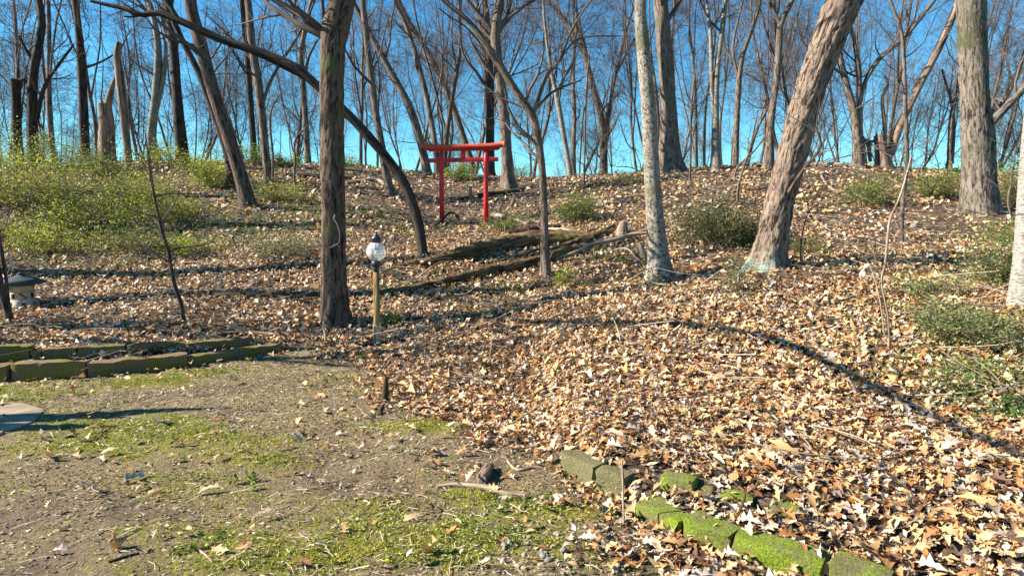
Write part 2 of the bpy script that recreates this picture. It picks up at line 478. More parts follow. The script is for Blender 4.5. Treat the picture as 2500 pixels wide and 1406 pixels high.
# ------------------------------------------------------------------ trees
def trunk_mesh(pts, name, mat, parent, S=12, n=30, flare=.0, rough=0.0, roughsc=6, cap=False, seed=0, off=None, flen=.3, ph=0):
    q = crom(pts, n)
    P, r = q[None, :, :3], q[:, 3]
    L = np.concatenate([[0], np.cumsum(np.linalg.norm(np.diff(q[:, :3], axis=0), axis=1))])
    th = np.arange(S) * 2 * np.pi / S
    rr = np.repeat(r[:, None], S, 1)
    rr = rr * (1 + .10 * vn3(np.cos(th)[None] * 1.2 + seed, np.sin(th)[None] * 1.2, L[:, None] * 1.1, seed))
    if flare:
        fl = np.exp(-L / flen)[:, None]
        lob = .55 + .45 * np.cos(th * 4 + ph + .8 * np.sin(th + seed))
        rr = rr * (1 + flare * fl * lob)
    if rough:
        a = r[:, None] * np.cos(th)[None]; b = r[:, None] * np.sin(th)[None]
        rd = vn3(a * roughsc * 4, b * roughsc * 4, L[:, None] * roughsc * 1.2, seed + 3)
        rd2 = vn3(a * roughsc * 9, b * roughsc * 9, L[:, None] * roughsc * 3, seed + 8)
        rr = rr + rough * (np.abs(rd) * 1.2 - .5 + .5 * rd2)
    mb = MB()
    V, F, bk = tubes(P, rr[None], S)
    faces = [F]
    mb.add(V, faces, bk)
    if cap:
        for k in (0, n - 1):
            ring = V[k * S:(k + 1) * S]; c = ring.mean(0)
            tn = q[1, :3] - q[0, :3] if k == 0 else q[-1, :3] - q[-2, :3]
            tn /= np.linalg.norm(tn)
            c = c + tn * (-.3 if k == 0 else .3) * r[k] * .3
            vv = np.concatenate([ring, c[None]])
            j = np.arange(S); tri = np.stack([j, (j + 1) % S, np.full(S, S)], -1)
            if k == 0: tri = tri[:, ::-1]
            mb.add(vv, [tri], vv * 1.0)
    return mb.build(name, mat, parent, True, off), q

TREES = {}
def tree(key, name, label, bk, pts, Y=None, limbs=(), ext=True, top=13, flare=.5, S=12, n=36, rough=0, roughsc=6, crown=(11, 5, 5), cstart=.22, group=None, cat='tree', seed=1, csize=2.2, flen=.3, cap=False, ph=0):
    g = np.random.default_rng(seed * 7 + 3)
    px, py, w = pts[0][:3]
    if Y is None:
        b = hit(px, py); Y = b[1]
    P = []
    for q in pts:
        dY = q[3] if len(q) > 3 else 0
        p = at(q[0], q[1], Y + dY)
        P.append([*p, q[2] * .5 * (Y + dY) / FPX])
    gz = hz(P[0][0], P[0][1])
    if P[0][2] > gz + .05: P.insert(0, [P[0][0], P[0][1], gz - .1, P[0][3] * 1.05])
    else: P[0][2] = gz - .10
    nvis = len(P)
    if ext:
        d = np.array(P[-1][:3]) - np.array(P[-2][:3]); d /= np.linalg.norm(d)
        p = np.array(P[-1][:3]); r = P[-1][3]; r0 = r
        zend = gz + top
        st = (zend - p[2]) / 6
        if st > .1:
            for k in range(6):
                d = d + np.array([0, 0, .35]) + g.normal(0, .10, 3); d /= np.linalg.norm(d)
                p = p + d * st; r = r0 * (1 - .15 * (k + 1))
                P.append([*p, max(r, .012)])
    root = thing(name, label, cat, (P[0][0], P[0][1], gz), group)
    off = root.location
    tr, q = trunk_mesh(P, 'trunk', BARK[bk], root, S, n, flare, rough, roughsc, cap, seed, off, flen, ph)
    par = [q]
    for L in limbs:
        lp = [[*at(a[0], a[1], Y + (a[3] if len(a) > 3 else 0)), a[2] * .5 * Y / FPX] for a in L]
        lo, lq = trunk_mesh(lp, 'limb', BARK['brown' if bk == 'flaky' else bk], root, max(6, S // 2), 18, 0, 0, 6, True, seed + 1, off)
        par.append(lq)
    if crown and crown[0]:
        mb = MB()
        allP, allR = [], []
        for k, qq in enumerate(par):
            Pq, Rq = qq[None, :, :3], qq[None, :, 3]
            nn = crown[0] if k == 0 else max(3, crown[0] // 2)
            a, ra = grow(Pq, Rq, nn, 1.0, .85, g, cstart if k == 0 else .25, 1.0, .10, .16, 7, .5, absL=csize if k == 0 else csize * .7)
            b_, rb = grow(a, ra, crown[1], .5, .75, g, .15, 1, .08, .2, 5, .6)
            c, rc = grow(b_, rb, crown[2], .55, .7, g, .15, 1, .05, .25, 4, .6)
            V, F, B = tubes(a, ra, 5); mb.add(V, [F], B)
            V, F, B = tubes(b_, rb, 4); mb.add(V, [F], B)
            V, F, B = tubes(c, rc, 3); mb.add(V, [F], B)
        mb.build('crown', BARK['twig'], root, True, off)
    TREES[key] = (root, q, Y)
    return root

def build_trees():
    H = 'bare trees of the hillside'
    tree('main', 'bare_tree', 'thick brown trunk with a burl, standing just behind the lamp post', 'main',
         [(818, 792, 62), (816, 740, 60), (815, 650, 57), (813, 480, 54), (809, 273, 53), (812, 137, 54), (820, 68, 60), (838, 0, 54), (850, -60, 48)],
         limbs=[[(806, 110, 40), (795, 80, 26), (788, 66, 13)]], S=48, n=170, flare=.7, rough=.014, roughsc=11, crown=(12, 4, 4), cstart=.45, top=15, seed=1, csize=3.2)
    tree('arch', 'bare_tree', 'slender dark tree arching far left behind the thick brown trunk', 'dark',
         [(1034, 625, 24), (1020, 540, 23), (990, 455, 22), (955, 400, 21), (900, 335, 22), (845, 275, 21), (775, 210, 20), (720, 165, 22), (640, 130, 20), (546, 99, 18), (437, 51, 17), (382, 32, 14), (345, 37, 12), (304, 22, 10), (222, 3, 7)],
         limbs=[[(437, 51, 13), (420, 25, 11), (400, -20, 10), (380, -120, 6)], [(345, 37, 7), (325, 42, 5), (303, 41, 4)], [(760, 200, 8), (700, 170, 7), (660, 150, 6), (610, 130, 3)]],
         ext=False, flare=.35, S=14, n=60, crown=(5, 4, 3), seed=2, csize=1.3)
    tree('stemA', 'bare_tree', 'thin upright trunk crossing the arching tree, left of the red gate', 'grey',
         [(956, 476, 22), (945, 440, 19), (935, 380, 19), (920, 290, 17), (905, 180, 17), (895, 90, 16), (885, 0, 14)], seed=3, group=None)
    tree('stemB', 'bare_tree', 'curved trunk rising from the crest just behind the gate beam\'s left end', 'grey',
         [(1046, 432, 22), (1030, 360, 18), (1010, 290, 18), (990, 240, 16), (940, 150, 14), (880, 40, 12), (860, 0, 11)], seed=4)
    tree('stemC', 'bare_tree', 'slim trunk leaning left, its foot hidden behind the gate beam', 'far',
         [(1068, 420, 15), (1062, 350, 13), (1040, 230, 13), (1005, 100, 12), (990, 60, 11), (962, 0, 10)], Y=27, seed=5)
    tree('stemD', 'bare_tree', 'trunk leaning left, seen through the middle of the red gate', 'grey',
         [(1158, 430, 17), (1130, 330, 14), (1090, 220, 14), (1040, 120, 14), (1000, 60, 14), (970, 0, 14)], seed=6)
    tree('stemE', 'bare_tree', 'dark straight trunk behind the right pillar of the red gate', 'dark',
         [(1196, 420, 22), (1197, 300, 21), (1196, 160, 18), (1190, 60, 15), (1185, 0, 13)], Y=25.5, limbs=[[(1190, 300, 10), (1187, 200, 9), (1180, 110, 8), (1165, 0, 6)]], seed=7)
    tree('gate_tree', 'bare_tree', 'light brown tree with splayed roots directly right of the red gate', 'grey',
         [(1242, 462, 30), (1238, 420, 27), (1235, 350, 26), (1228, 250, 24), (1215, 150, 24), (1210, 80, 24), (1220, 0, 22)],
         limbs=[[(1210, 90, 14), (1180, 50, 12), (1140, 0, 9)], [(1212, 90, 10), (1235, 50, 9), (1248, 0, 8)], [(1205, 95, 9), (1240, 40, 6), (1310, 0, 4)]], S=20, n=70, flare=1.3, flen=.28, seed=8)
    tree('fork', 'bare_tree', 'slim crooked tree forking right of the gate, rooted below the logs', 'grey',
         [(1332, 672, 22), (1330, 560, 18), (1326, 450, 18), (1318, 370, 19), (1302, 290, 20), (1260, 225, 18), (1200, 130, 17), (1150, 60, 14), (1085, 0, 10)],
         limbs=[[(1302, 280, 10), (1312, 250, 9), (1335, 185, 9), (1365, 150, 8), (1395, 75, 6), (1450, -10, 4)], [(1304, 272, 7), (1350, 225, 6), (1420, 195, 4)],
                [(1322, 400, 9), (1305, 350, 10), (1265, 310, 9), (1240, 262, 6)], [(1360, 155, 5), (1415, 95, 4), (1520, 88, 3)]],
         S=14, n=60, flare=.7, top=7, seed=9, csize=1.5, crown=(8, 4, 3))
    tree('white', 'bare_tree', 'pale lichen-spotted trunk rooted right of the fallen logs', 'pale',
         [(1612, 692, 62), (1608, 640, 50), (1603, 580, 44), (1597, 500, 40), (1590, 400, 38), (1582, 250, 36), (1570, 120, 32), (1563, 40, 28), (1562, -20, 27)],
         S=30, n=110, flare=1.0, flen=.22, rough=.006, seed=10, crown=(10, 4, 4), cstart=.4, top=14, csize=2.6)
    tree('crest_big', 'bare_tree', 'tall grey trunk with shadow bands standing on the hill crest', 'grey',
         [(1638, 420, 58), (1635, 370, 46), (1631, 250, 39), (1625, 150, 36), (1618, 60, 34), (1613, 0, 34)], S=24, n=80, flare=.7, flen=.5, seed=11, top=17, csize=3.5, crown=(12, 5, 4))
    tree('leaning', 'leaning_tree', 'massive flaky barked tree leaning right, blue-green lichen at its foot', 'flaky',
         [(1868, 660, 86), (1880, 600, 74), (1902, 490, 68), (1930, 385, 68), (1968, 245, 68), (2010, 130, 70), (2062, 0, 78), (2095, -80, 70)],
         S=72, n=240, flare=.6, flen=.25, rough=.024, roughsc=9, seed=12, crown=(10, 4, 4), cstart=.5, top=12, csize=3.2,
         limbs=[[(1925, 470, 9, -.2), (1965, 410, 8, -.4), (1998, 370, 7, -.5), (2003, 345, 6, -.5), (1990, 310, 4, -.5)]])
    tree('right_big', 'bare_tree', 'thick rough grey trunk standing upright near the right edge', 'rough',
         [(2390, 522, 82), (2390, 450, 72), (2388, 350, 66), (2382, 250, 60), (2375, 130, 58), (2370, 0, 56)], S=56, n=170, flare=.4, rough=.02, roughsc=9, seed=13, top=16, crown=(11, 5, 4), csize=3.2, cstart=.3,
         limbs=[[(2395, 330, 24, .5), (2430, 290, 20, .7), (2500, 215, 17, 1), (2600, 90, 12, 1)]])
    tree('birch', 'bare_tree', 'whitish trunk cut off by the right edge', 'white',
         [(2508, 752, 76), (2512, 650, 66), (2516, 550, 62), (2524, 440, 60), (2545, 200, 56), (2560, 0, 52)], S=24, n=60, flare=.3, seed=14, top=12, crown=(8, 4, 3), cstart=.5)
    tree('left_lean', 'leaning_tree', 'two-toned trunk leaning left over the shrubs, left of the lamp', 'brown',
         [(606, 505, 38), (592, 445, 31), (560, 340, 30), (520, 220, 28), (485, 90, 28), (465, 0, 26)], S=20, n=70, flare=.5, seed=15, top=14, csize=2.6)
    tree('left_lean_dark', 'leaning_tree', 'dark slim trunk leaning left behind the two-toned leaning trunk', 'dark',
         [(560, 400, 17), (540, 330, 15), (490, 190, 15), (440, 90, 14), (405, 0, 13)], Y=18.5, seed=16)
    tree('t18', 'bare_tree', 'straight trunk left of the thick brown one, ivy round its foot', 'grey',
         [(656, 445, 20), (645, 330, 18), (630, 200, 20), (615, 110, 18), (605, 0, 16)], seed=17, limbs=[[(632, 300, 8), (660, 200, 9), (735, 75, 6), (770, 0, 5)]])
    tree('t18b', 'bare_tree', 'narrow dark trunk close beside the ivy-footed one', 'dark', [(622, 395, 15), (612, 250, 13), (600, 100, 12), (590, 0, 11)], Y=24.5, seed=18)
    tree('t19', 'bare_tree', 'broad dark trunk right of the pale twin-stemmed tree on the left crest', 'dark', [(445, 388, 30), (440, 330, 26), (430, 200, 22), (420, 80, 20), (410, 0, 20)], Y=22, seed=19, n=40)
    tree('t20', 'bare_tree', 'pale twin-stemmed tree on the left crest', 'pale', [(372, 365, 24), (370, 330, 20), (381, 230, 18), (386, 120, 15), (372, 30, 13), (360, 0, 12)], Y=24,
         limbs=[[(380, 280, 11), (398, 200, 10), (405, 120, 9), (398, 0, 7)]], seed=20)
    tree('t22', 'bare_tree', 'tall dark trunk curving left of the broken snags', 'dark', [(207, 345, 21), (202, 230, 18), (198, 150, 18), (190, 60, 14), (183, 0, 14)], Y=22, seed=22)
    tree('t23', 'bare_tree', 'dark forked trunk above the shrubs near the left edge', 'dark', [(80, 335, 22), (80, 200, 18), (95, 110, 18), (103, 50, 16), (95, 0, 14)], Y=21, limbs=[[(80, 150, 9), (62, 120, 8), (46, 88, 6)], [(88, 300, 11), (110, 210, 9), (150, 150, 7), (180, 110, 4)]], seed=23)
    tree('t26', 'bare_tree', 'thin wavy trunk just left of the thick brown trunk', 'far', [(752, 395, 15), (750, 360, 14), (741, 220, 13), (735, 130, 12), (762, 0, 9)], Y=25, seed=26)
    tree('t27', 'bare_tree', 'mossy dark trunk forking high, midway between gate and pale trunk', 'grey', [(1474, 428, 20), (1471, 307, 16), (1453, 232, 15), (1435, 164, 13), (1418, 85, 12), (1391, 61, 10), (1337, 0, 8)],
         limbs=[[(1476, 380, 10), (1488, 273, 10), (1500, 191, 9), (1522, 100, 8), (1545, 20, 6)], [(1420, 90, 8), (1408, 27, 7), (1400, -30, 5)], [(1500, 190, 6), (1520, 150, 5), (1550, 95, 4)]], seed=27)
    tree('t27b', 'bare_tree', 'crooked twin trunk between the slim crooked tree and mossy forked trunk', 'pale', [(1392, 428, 13), (1378, 340, 12), (1360, 240, 12), (1345, 170, 9), (1330, 60, 6)], Y=24, limbs=[[(1365, 230, 8), (1375, 190, 7), (1372, 120, 5)]], seed=28)
    tree('t28', 'bare_tree', 'lichen-pale straight trunk right of the tall shadow-banded one', 'pale', [(1748, 415, 23), (1747, 300, 18), (1750, 180, 14), (1765, 60, 12), (1770, 0, 12)], limbs=[[(1745, 330, 12), (1738, 200, 10), (1735, 90, 9), (1725, 0, 7)]], seed=29)
    tree('t29', 'bare_tree', 'slender trunk bending right, second beyond the shadow-banded one', 'grey', [(1795, 402, 15), (1802, 230, 13), (1812, 140, 12), (1840, 60, 10), (1856, 0, 10)], Y=23, limbs=[[(1800, 185, 7), (1790, 110, 6), (1815, 0, 4)]], seed=30)
    tree('t30', 'bare_tree', 'trunk with a high V fork just left of the massive leaning tree', 'grey', [(1878, 385, 21), (1882, 300, 18), (1896, 190, 14), (1903, 100, 15), (1907, 55, 13), (1935, 0, 10)], Y=20, limbs=[[(1906, 60, 10), (1890, 30, 9), (1870, -20, 8)]], seed=31)
    tree('t31', 'bare_tree', 'many-stemmed grey tree just right of the massive leaning tree', 'grey', [(2096, 405, 27), (2090, 300, 20), (2070, 220, 15), (2050, 140, 13), (2040, 40, 10), (2030, 0, 9)], Y=20,
         limbs=[[(2095, 300, 13), (2097, 200, 13), (2085, 100, 9), (2076, 60, 6)], [(2100, 250, 11), (2112, 200, 11), (2150, 140, 11), (2210, 90, 10), (2290, -10, 8)], [(2102, 360, 10), (2118, 345, 10), (2125, 395, 9)]], seed=32)
    tree('t34', 'bare_tree', 'slim pair of stems left of the thick rough trunk', 'far', [(2318, 410, 11), (2322, 290, 9), (2340, 210, 8), (2345, 80, 6), (2340, 0, 5)], Y=20, limbs=[[(2325, 400, 8), (2328, 280, 7), (2300, 170, 5)]], seed=34)
    tree('sap33', 'sapling', 'thin grey sapling rising left of the thick rough trunk', 'grey', [(2200, 590, 10), (2205, 480, 9), (2214, 400, 9), (2210, 250, 9), (2203, 90, 8), (2180, 20, 6)], limbs=[[(2205, 100, 5), (2230, 50, 4), (2240, 0, 3)]], seed=35, top=6, csize=1.2, crown=(6, 3, 3))
    # snags
    tree('snag1', 'tree_snag', 'tall broken snag with sunlit orange wood on the left crest', 'snag', [(312, 375, 18), (302, 280, 19), (293, 190, 20), (286, 140, 16), (291, 104, 13)], Y=20, ext=False, crown=None, flare=.2, cap=True, seed=41, cat='dead tree')
    tree('snag2', 'tree_snag', 'short splintered snag with a leaning shard left of the tall one', 'snag', [(262, 365, 36), (260, 300, 32), (255, 255, 28)], Y=20.6, ext=False, crown=None, flare=.2, cap=True,
         limbs=[[(262, 262, 20), (270, 225, 14), (284, 180, 4)], [(250, 262, 10), (246, 236, 3)]], seed=42, cat='dead tree')
    tree('snag3', 'tree_snag', 'dark snag topped by a lumpy burl near the left edge', 'dark', [(42, 335, 20), (40, 270, 20), (38, 225, 20), (38, 195, 26)], Y=21, ext=False, crown=None, cap=True, limbs=[[(40, 205, 14), (55, 196, 10), (64, 202, 8)], [(36, 215, 10), (26, 200, 6)]], seed=43, cat='dead tree')
    tree('snag4', 'tree_snag', 'jagged stump and long leaning stem forming a V on the right crest', 'snag', [(2158, 418, 36), (2155, 385, 31), (2150, 355, 26), (2146, 330, 22)], Y=20, ext=False, crown=None, cap=True,
         limbs=[[(2160, 400, 24), (2175, 370, 22), (2200, 300, 21), (2250, 200, 18), (2300, 100, 18), (2342, 0, 16), (2390, -140, 12)], [(2162, 345, 9), (2157, 280, 9), (2154, 240, 8), (2168, 205, 7), (2160, 186, 3)],
                [(2142, 335, 7), (2138, 322, 2)], [(2152, 336, 8), (2153, 320, 2)]], seed=44, cat='dead tree')
    # saplings in front
    tree('sapL', 'sapling', 'brown sapling with side twigs above the left stone steps', 'brown', [(450, 787, 11), (440, 735, 11), (425, 690, 10), (410, 610, 9), (395, 560, 8), (375, 470, 7), (362, 380, 5), (355, 330, 3)], ext=False, flare=.2, S=8, n=30,
         crown=(14, 3, 3), cstart=.25, csize=.75, seed=51, limbs=[[(412, 615, 4), (440, 605, 4), (500, 598, 2)], [(380, 480, 4), (430, 472, 3), (530, 478, 2)]])
    tree('sapLL', 'sapling', 'two-stemmed brown sapling in front of the stone lantern', 'brown', [(26, 788, 18), (14, 740, 17), (0, 690, 15), (-20, 560, 13), (-40, 300, 8)], ext=True, top=5, flare=.2, S=10, n=30, crown=(6, 3, 3), csize=1.0, cstart=.5, seed=52,
         limbs=[[(22, 760, 9), (16, 690, 8), (5, 620, 8), (-15, 500, 6)]])
    tree('sapR', 'sapling', 'pale forked sapling in the leaves at the right', 'dry', [(2172, 858, 7), (2168, 780, 6), (2152, 690, 6), (2162, 640, 6), (2172, 540, 6), (2190, 500, 5), (2210, 440, 5), (2225, 380, 3)], ext=False, flare=.1, S=7, n=40,
         crown=(7, 3, 2), csize=.5, cstart=.2, seed=53, limbs=[[(2160, 820, 4), (2146, 720, 4), (2120, 640, 3), (2085, 605, 2)], [(2172, 545, 3), (2192, 542, 2), (2205, 535, 1.5)]])
    for i, (pts, lab) in enumerate([
        ([(1800, 500, 7), (1802, 460, 6), (1815, 410, 6), (1832, 360, 5), (1850, 270, 3)], 'slim sapling rising behind the dark green bush'),
        ([(1792, 445, 7), (1800, 410, 6), (1840, 370, 4), (1870, 330, 3)], 'short bent sapling high on the slope left of the leaning tree'),
        ([(1684, 450, 6), (1686, 380, 5), (1688, 260, 4), (1700, 160, 3)], 'thin straight sapling right of the shadow-banded trunk'),
        ([(1425, 455, 6), (1427, 390, 5), (1430, 250, 5), (1440, 120, 3)], 'thin pale sapling beside the mossy forked trunk'),
        ([(718, 455, 6), (720, 390, 5), (722, 340, 5), (760, 300, 3)], 'thin bent sapling left of the thick brown trunk'),
        ([(665, 450, 6), (666, 380, 6), (660, 280, 5), (690, 220, 3)], 'thin sapling hugging the ivy-footed trunk'),
        ([(1328, 555, 4), (1318, 520, 4), (1305, 490, 3), (1312, 462, 2)], 'leafless twig leaning on the slim crooked tree'),
        ([(1955, 655, 4), (1956, 600, 4), (1966, 540, 3), (1985, 500, 2)], 'small wispy seedling right of the leaning tree\'s foot'),
        ([(2490, 560, 6), (2462, 500, 5), (2470, 440, 4), (2480, 360, 3)], 'thin sapling between the thick rough trunk and the right edge'),
    ]):
        tree('sp%d' % i, 'sapling', lab, 'grey', pts, ext=False, flare=.1, S=6, n=24, crown=(6, 3, 3), csize=.8, cstart=.3, seed=60 + i)
    # trees standing left of the picture, whose shadows lie across lawn and slope
    for i, (x, y, r) in enumerate([(-12.5, 7.3, .18), (-14.5, 9.4, .32), (-17.5, 8.0, .16), (-17, 13, .34), (-14, 11.4, .30), (-21, 17, .3)]):
        g = np.random.default_rng(900 + i)
        z = hz(x, y)
        root = thing('bare_tree', ['bare tree left of the frame shading the lantern', 'bare tree left of the frame shading the lower slope', 'second bare tree left of the frame shading the lantern', 'bare tree left of the frame shading the upper slope', 'bare tree left of the frame behind the slim one', 'farthest bare tree left of the frame'][i], 'tree', (x, y, z))
        P = [[x, y, z - .1, r * 1.2]]
        p = np.array([x, y, z - .1]); d = np.array([g.normal(0, .1), g.normal(0, .1), 1])
        for k in range(8):
            d = d + g.normal(0, .07, 3); d[2] = 1; p = p + d * 1.7; P.append([*p, r * (1 - .11 * (k + 1))])
        o, q = trunk_mesh(P, 'trunk', BARK['brown'], root, 12, 30, .4, seed=i, off=root.location)
        mb = MB()
        a, ra = grow(q[None, :, :3], q[None, :, 3], 9, 1, .85, g, .35, 1, .1, .16, 7, .5, absL=3)
        b_, rb = grow(a, ra, 4, .5, .75, g, .15, 1, .08, .2, 5, .6); c, rc = grow(b_, rb, 3, .55, .7, g, .15, 1, .05, .25, 4, .6)
        for A, B, s in ((a, ra, 5), (b_, rb, 4), (c, rc, 3)):
            V, F, bk = tubes(A, B, s); mb.add(V, [F], bk)
        mb.build('crown', BARK['twig'], root, True, root.location)

    root = thing('sapling', 'short many-stemmed sapling left of the frame shading the flagstones', 'sapling', (-6.3, 4.7, hz(-6.3, 4.7)))
    for k, (dx, dy, h) in enumerate([(.25, .30, 2.2), (-.1, .12, 2.0), (.1, -.1, 1.9), (-.3, -.25, 1.6)]):
        x, y, z = -6.3, 4.7, hz(-6.3, 4.7)
        trunk_mesh([[x, y, z - .1, .10], [x + dx * .3, y + dy * .3, z + h * .4, .095], [x + dx, y + dy, z + h * .8, .085], [x + dx * 1.5, y + dy * 1.3, z + h, .02]], 'stem', BARK['brown'], root, 8, 16, seed=k, off=root.location)
    pts = []
    for k, (px, py) in enumerate([(1180, 785), (1400, 795), (1650, 795), (1900, 835), (2100, 930), (2300, 1030), (2520, 1130)]):
        p = hit(px, py) + np.array(TO_SUN) * 9.0; pts.append([*p, .062 - .005 * k])
    gx0, gy0 = -10.6, 8.4; gz0 = hz(gx0, gy0)
    root = thing('leaning_tree', 'arched tree left of the frame whose curved shadow crosses the leaf slope', 'tree', (gx0, gy0, gz0))
    trunk_mesh([[gx0, gy0, gz0 - .1, .14], [gx0 + .3, gy0 - .3, gz0 + 2.2, .12], [gx0 + 1.1, gy0 - .8, gz0 + 4.0, .10]] + pts, 'trunk', BARK['brown'], root, 14, 70, .4, seed=9, off=root.location)
    q = np.array([p[:3] for p in pts]); g = np.random.default_rng(31)
    a, ra = grow(q[None], np.full((1, len(q)), .05), 16, 1, .7, g, .05, 1, .1, .2, 6, .5, absL=1.3); b_, rb = grow(a, ra, 4, .5, .75, g, .15, 1, .05, .25, 4, .6)
    mb = MB()
    for A, B, sd in ((a, ra, 4), (b_, rb, 3)):
        V, F, bk = tubes(A, B, sd); mb.add(V, [F], bk)
    mb.build('crown', BARK['twig'], root, True, root.location)
    # the wood beyond the crest: copies of nine trees
    protos = []
    for s in range(9):
        g = np.random.default_rng(500 + s)
        hgt_ = g.uniform(11, 16); r0 = g.uniform(.055, .135)
        p = np.zeros(3); p[2] = -.6; d = np.array([g.normal(0, .12), g.normal(0, .12), 1.0]); P = [[*p, r0 * 1.15]]
        for k in range(9):
            d = d + g.normal(0, .10, 3) + np.array([0, 0, .1]); d /= np.linalg.norm(d)
            p = p + d * hgt_ / 9; P.append([*p, r0 * (1 - .1 * (k + 1)) + .01])
        q = crom(P, 26)
        S = 8
        V, F, bk = tubes(q[None, :, :3], q[None, :, 3], S)
        mt = MB(); mt.add(V, [F], bk)
        forks, rf = grow(q[None, :, :3], q[None, :, 3], int(g.integers(2, 5)), 1, .45, g, .18, .6, .16, .10, 9, .75, absL=hgt_ * .62)
        V, F, bk = tubes(forks, rf, 6); mt.add(V, [F], bk)
        mc = MB()
        src = np.concatenate([crom(q, 9)[None, :, :3], forks]); sr = np.concatenate([crom(q, 9)[None, :, 3], rf])
        a, ra = grow(src, sr, 9, 1, .8, g, .12, 1, .07, .2, 7, .42, absL=2.9, rmin=.005)
        b_, rb = grow(a, ra, 5, .5, .75, g, .1, 1, .05, .24, 5, .6, rmin=.0042)
        c, rc = grow(b_, rb, 9, .75, .7, g, .1, 1, .03, .28, 3, .7, rmin=.0036)
        for A, B, sd in ((a, ra, 4), (b_, rb, 3), (c, rc, 3)):
            V, F, bk = tubes(A, B, sd); mc.add(V, [F], bk)
        fb = BARK['far'] if s % 3 else BARK['grey']
        tm = mesh_np('trunk', np.concatenate(mt.V), [np.concatenate(f) for f in mt.F.values()], fb, {'bk': np.concatenate(mt.B)}, True)
        cm = mesh_np('crown', np.concatenate(mc.V), [np.concatenate(f) for f in mc.F.values()], BARK['twig'], {'bk': np.concatenate(mc.B)}, True)
        protos.append((tm, cm))
    g = np.random.default_rng(77)
    k = 0
    for band, (y0, y1, cnt) in enumerate([(25.5, 33, 26), (33, 46, 38), (46, 66, 48)]):
        for i in range(cnt):
            Y = g.uniform(y0, y1)
            u = (i + g.uniform(.1, .9)) / cnt
            x = (u * 2 - 1) * .98 * Y
            z = hz(x, Y)
            tm, cm = protos[int(g.integers(len(protos)))]
            o = thing('bare_tree', ['bare tree standing just behind the hill crest', 'slender bare tree in the wood behind the crest trees', 'hazy thin tree in the farthest wood beyond the crest'][band], 'tree', (x, Y, z), ['trees just behind the crest', 'trees in the middle of the wood', 'trees in the farthest wood'][band])
            s = g.uniform(.8, 1.2)
            o.scale = (s, s, s * g.uniform(.95, 1.2)); o.rotation_euler = (g.normal(0, .05), g.normal(0, .07), g.uniform(0, 6.28))
            link('trunk', tm, o); link('crown', cm, o)
build_trees()

# ------------------------------------------------------------------ torii gate
M_RED = plain('red_paint', (.55, .016, .024), .5, .3, 5, .35, .15)
def kasagi_mat():
    m, nt, b = new_mat('weathered_red_paint')
    tc = N(nt, 'ShaderNodeTexCoord'); mp = N(nt, 'ShaderNodeMapping'); mp.inputs['Scale'].default_value = (1.2, 1, 9)
    nt.links.new(tc.outputs['Object'], mp.inputs[0])
    n = N(nt, 'ShaderNodeTexNoise', Scale=4, Detail=6, Roughness=.7); nt.links.new(mp.outputs[0], n.inputs['Vector'])
    nt.links.new(ramp(nt, n.outputs[0], [(.32, (.50, .015, .02)), (.5, (.50, .07, .035)), (.68, (.42, .15, .07))]), b.inputs['Base Color'])
    b.inputs['Roughness'].default_value = .6
    return m
M_KAS = kasagi_mat()
M_STONE = plain('grey_stone', (.36, .31, .26), .9, .4, 9, .2, .6)
M_STONED = plain('dark_stone', (.12, .11, .10), .9, .4, 9, .2, .6)

def blob(mb, c, sx, sy, sz, seed, rot=0.0, seg=10, rings=7):
    th = np.arange(seg) * 2 * np.pi / seg; ph = np.linspace(.02, np.pi - .02, rings)
    X = np.sin(ph)[:, None] * np.cos(th); Yy = np.sin(ph)[:, None] * np.sin(th); Z = np.repeat(np.cos(ph)[:, None], seg, 1)
    k = 1 + .28 * vn3(X * 1.6 + seed * 3.1, Yy * 1.6, Z * 1.6, seed)
    X, Yy, Z = X * k * sx, Yy * k * sy, Z * k * sz
    V = np.stack([c[0] + X * math.cos(rot) - Yy * math.sin(rot), c[1] + X * math.sin(rot) + Yy * math.cos(rot), c[2] + Z], -1).reshape(-1, 3)
    i = np.arange(rings - 1)[:, None] * seg; j = np.arange(seg)[None]; j2 = (j + 1) % seg
    F = np.stack([i + j, i + seg + j, i + seg + j2, i + j2], -1).reshape(-1, 4)
    mb.add(V, [F, np.arange(seg)[None], (np.arange(seg)[::-1] + (rings - 1) * seg)[None]])

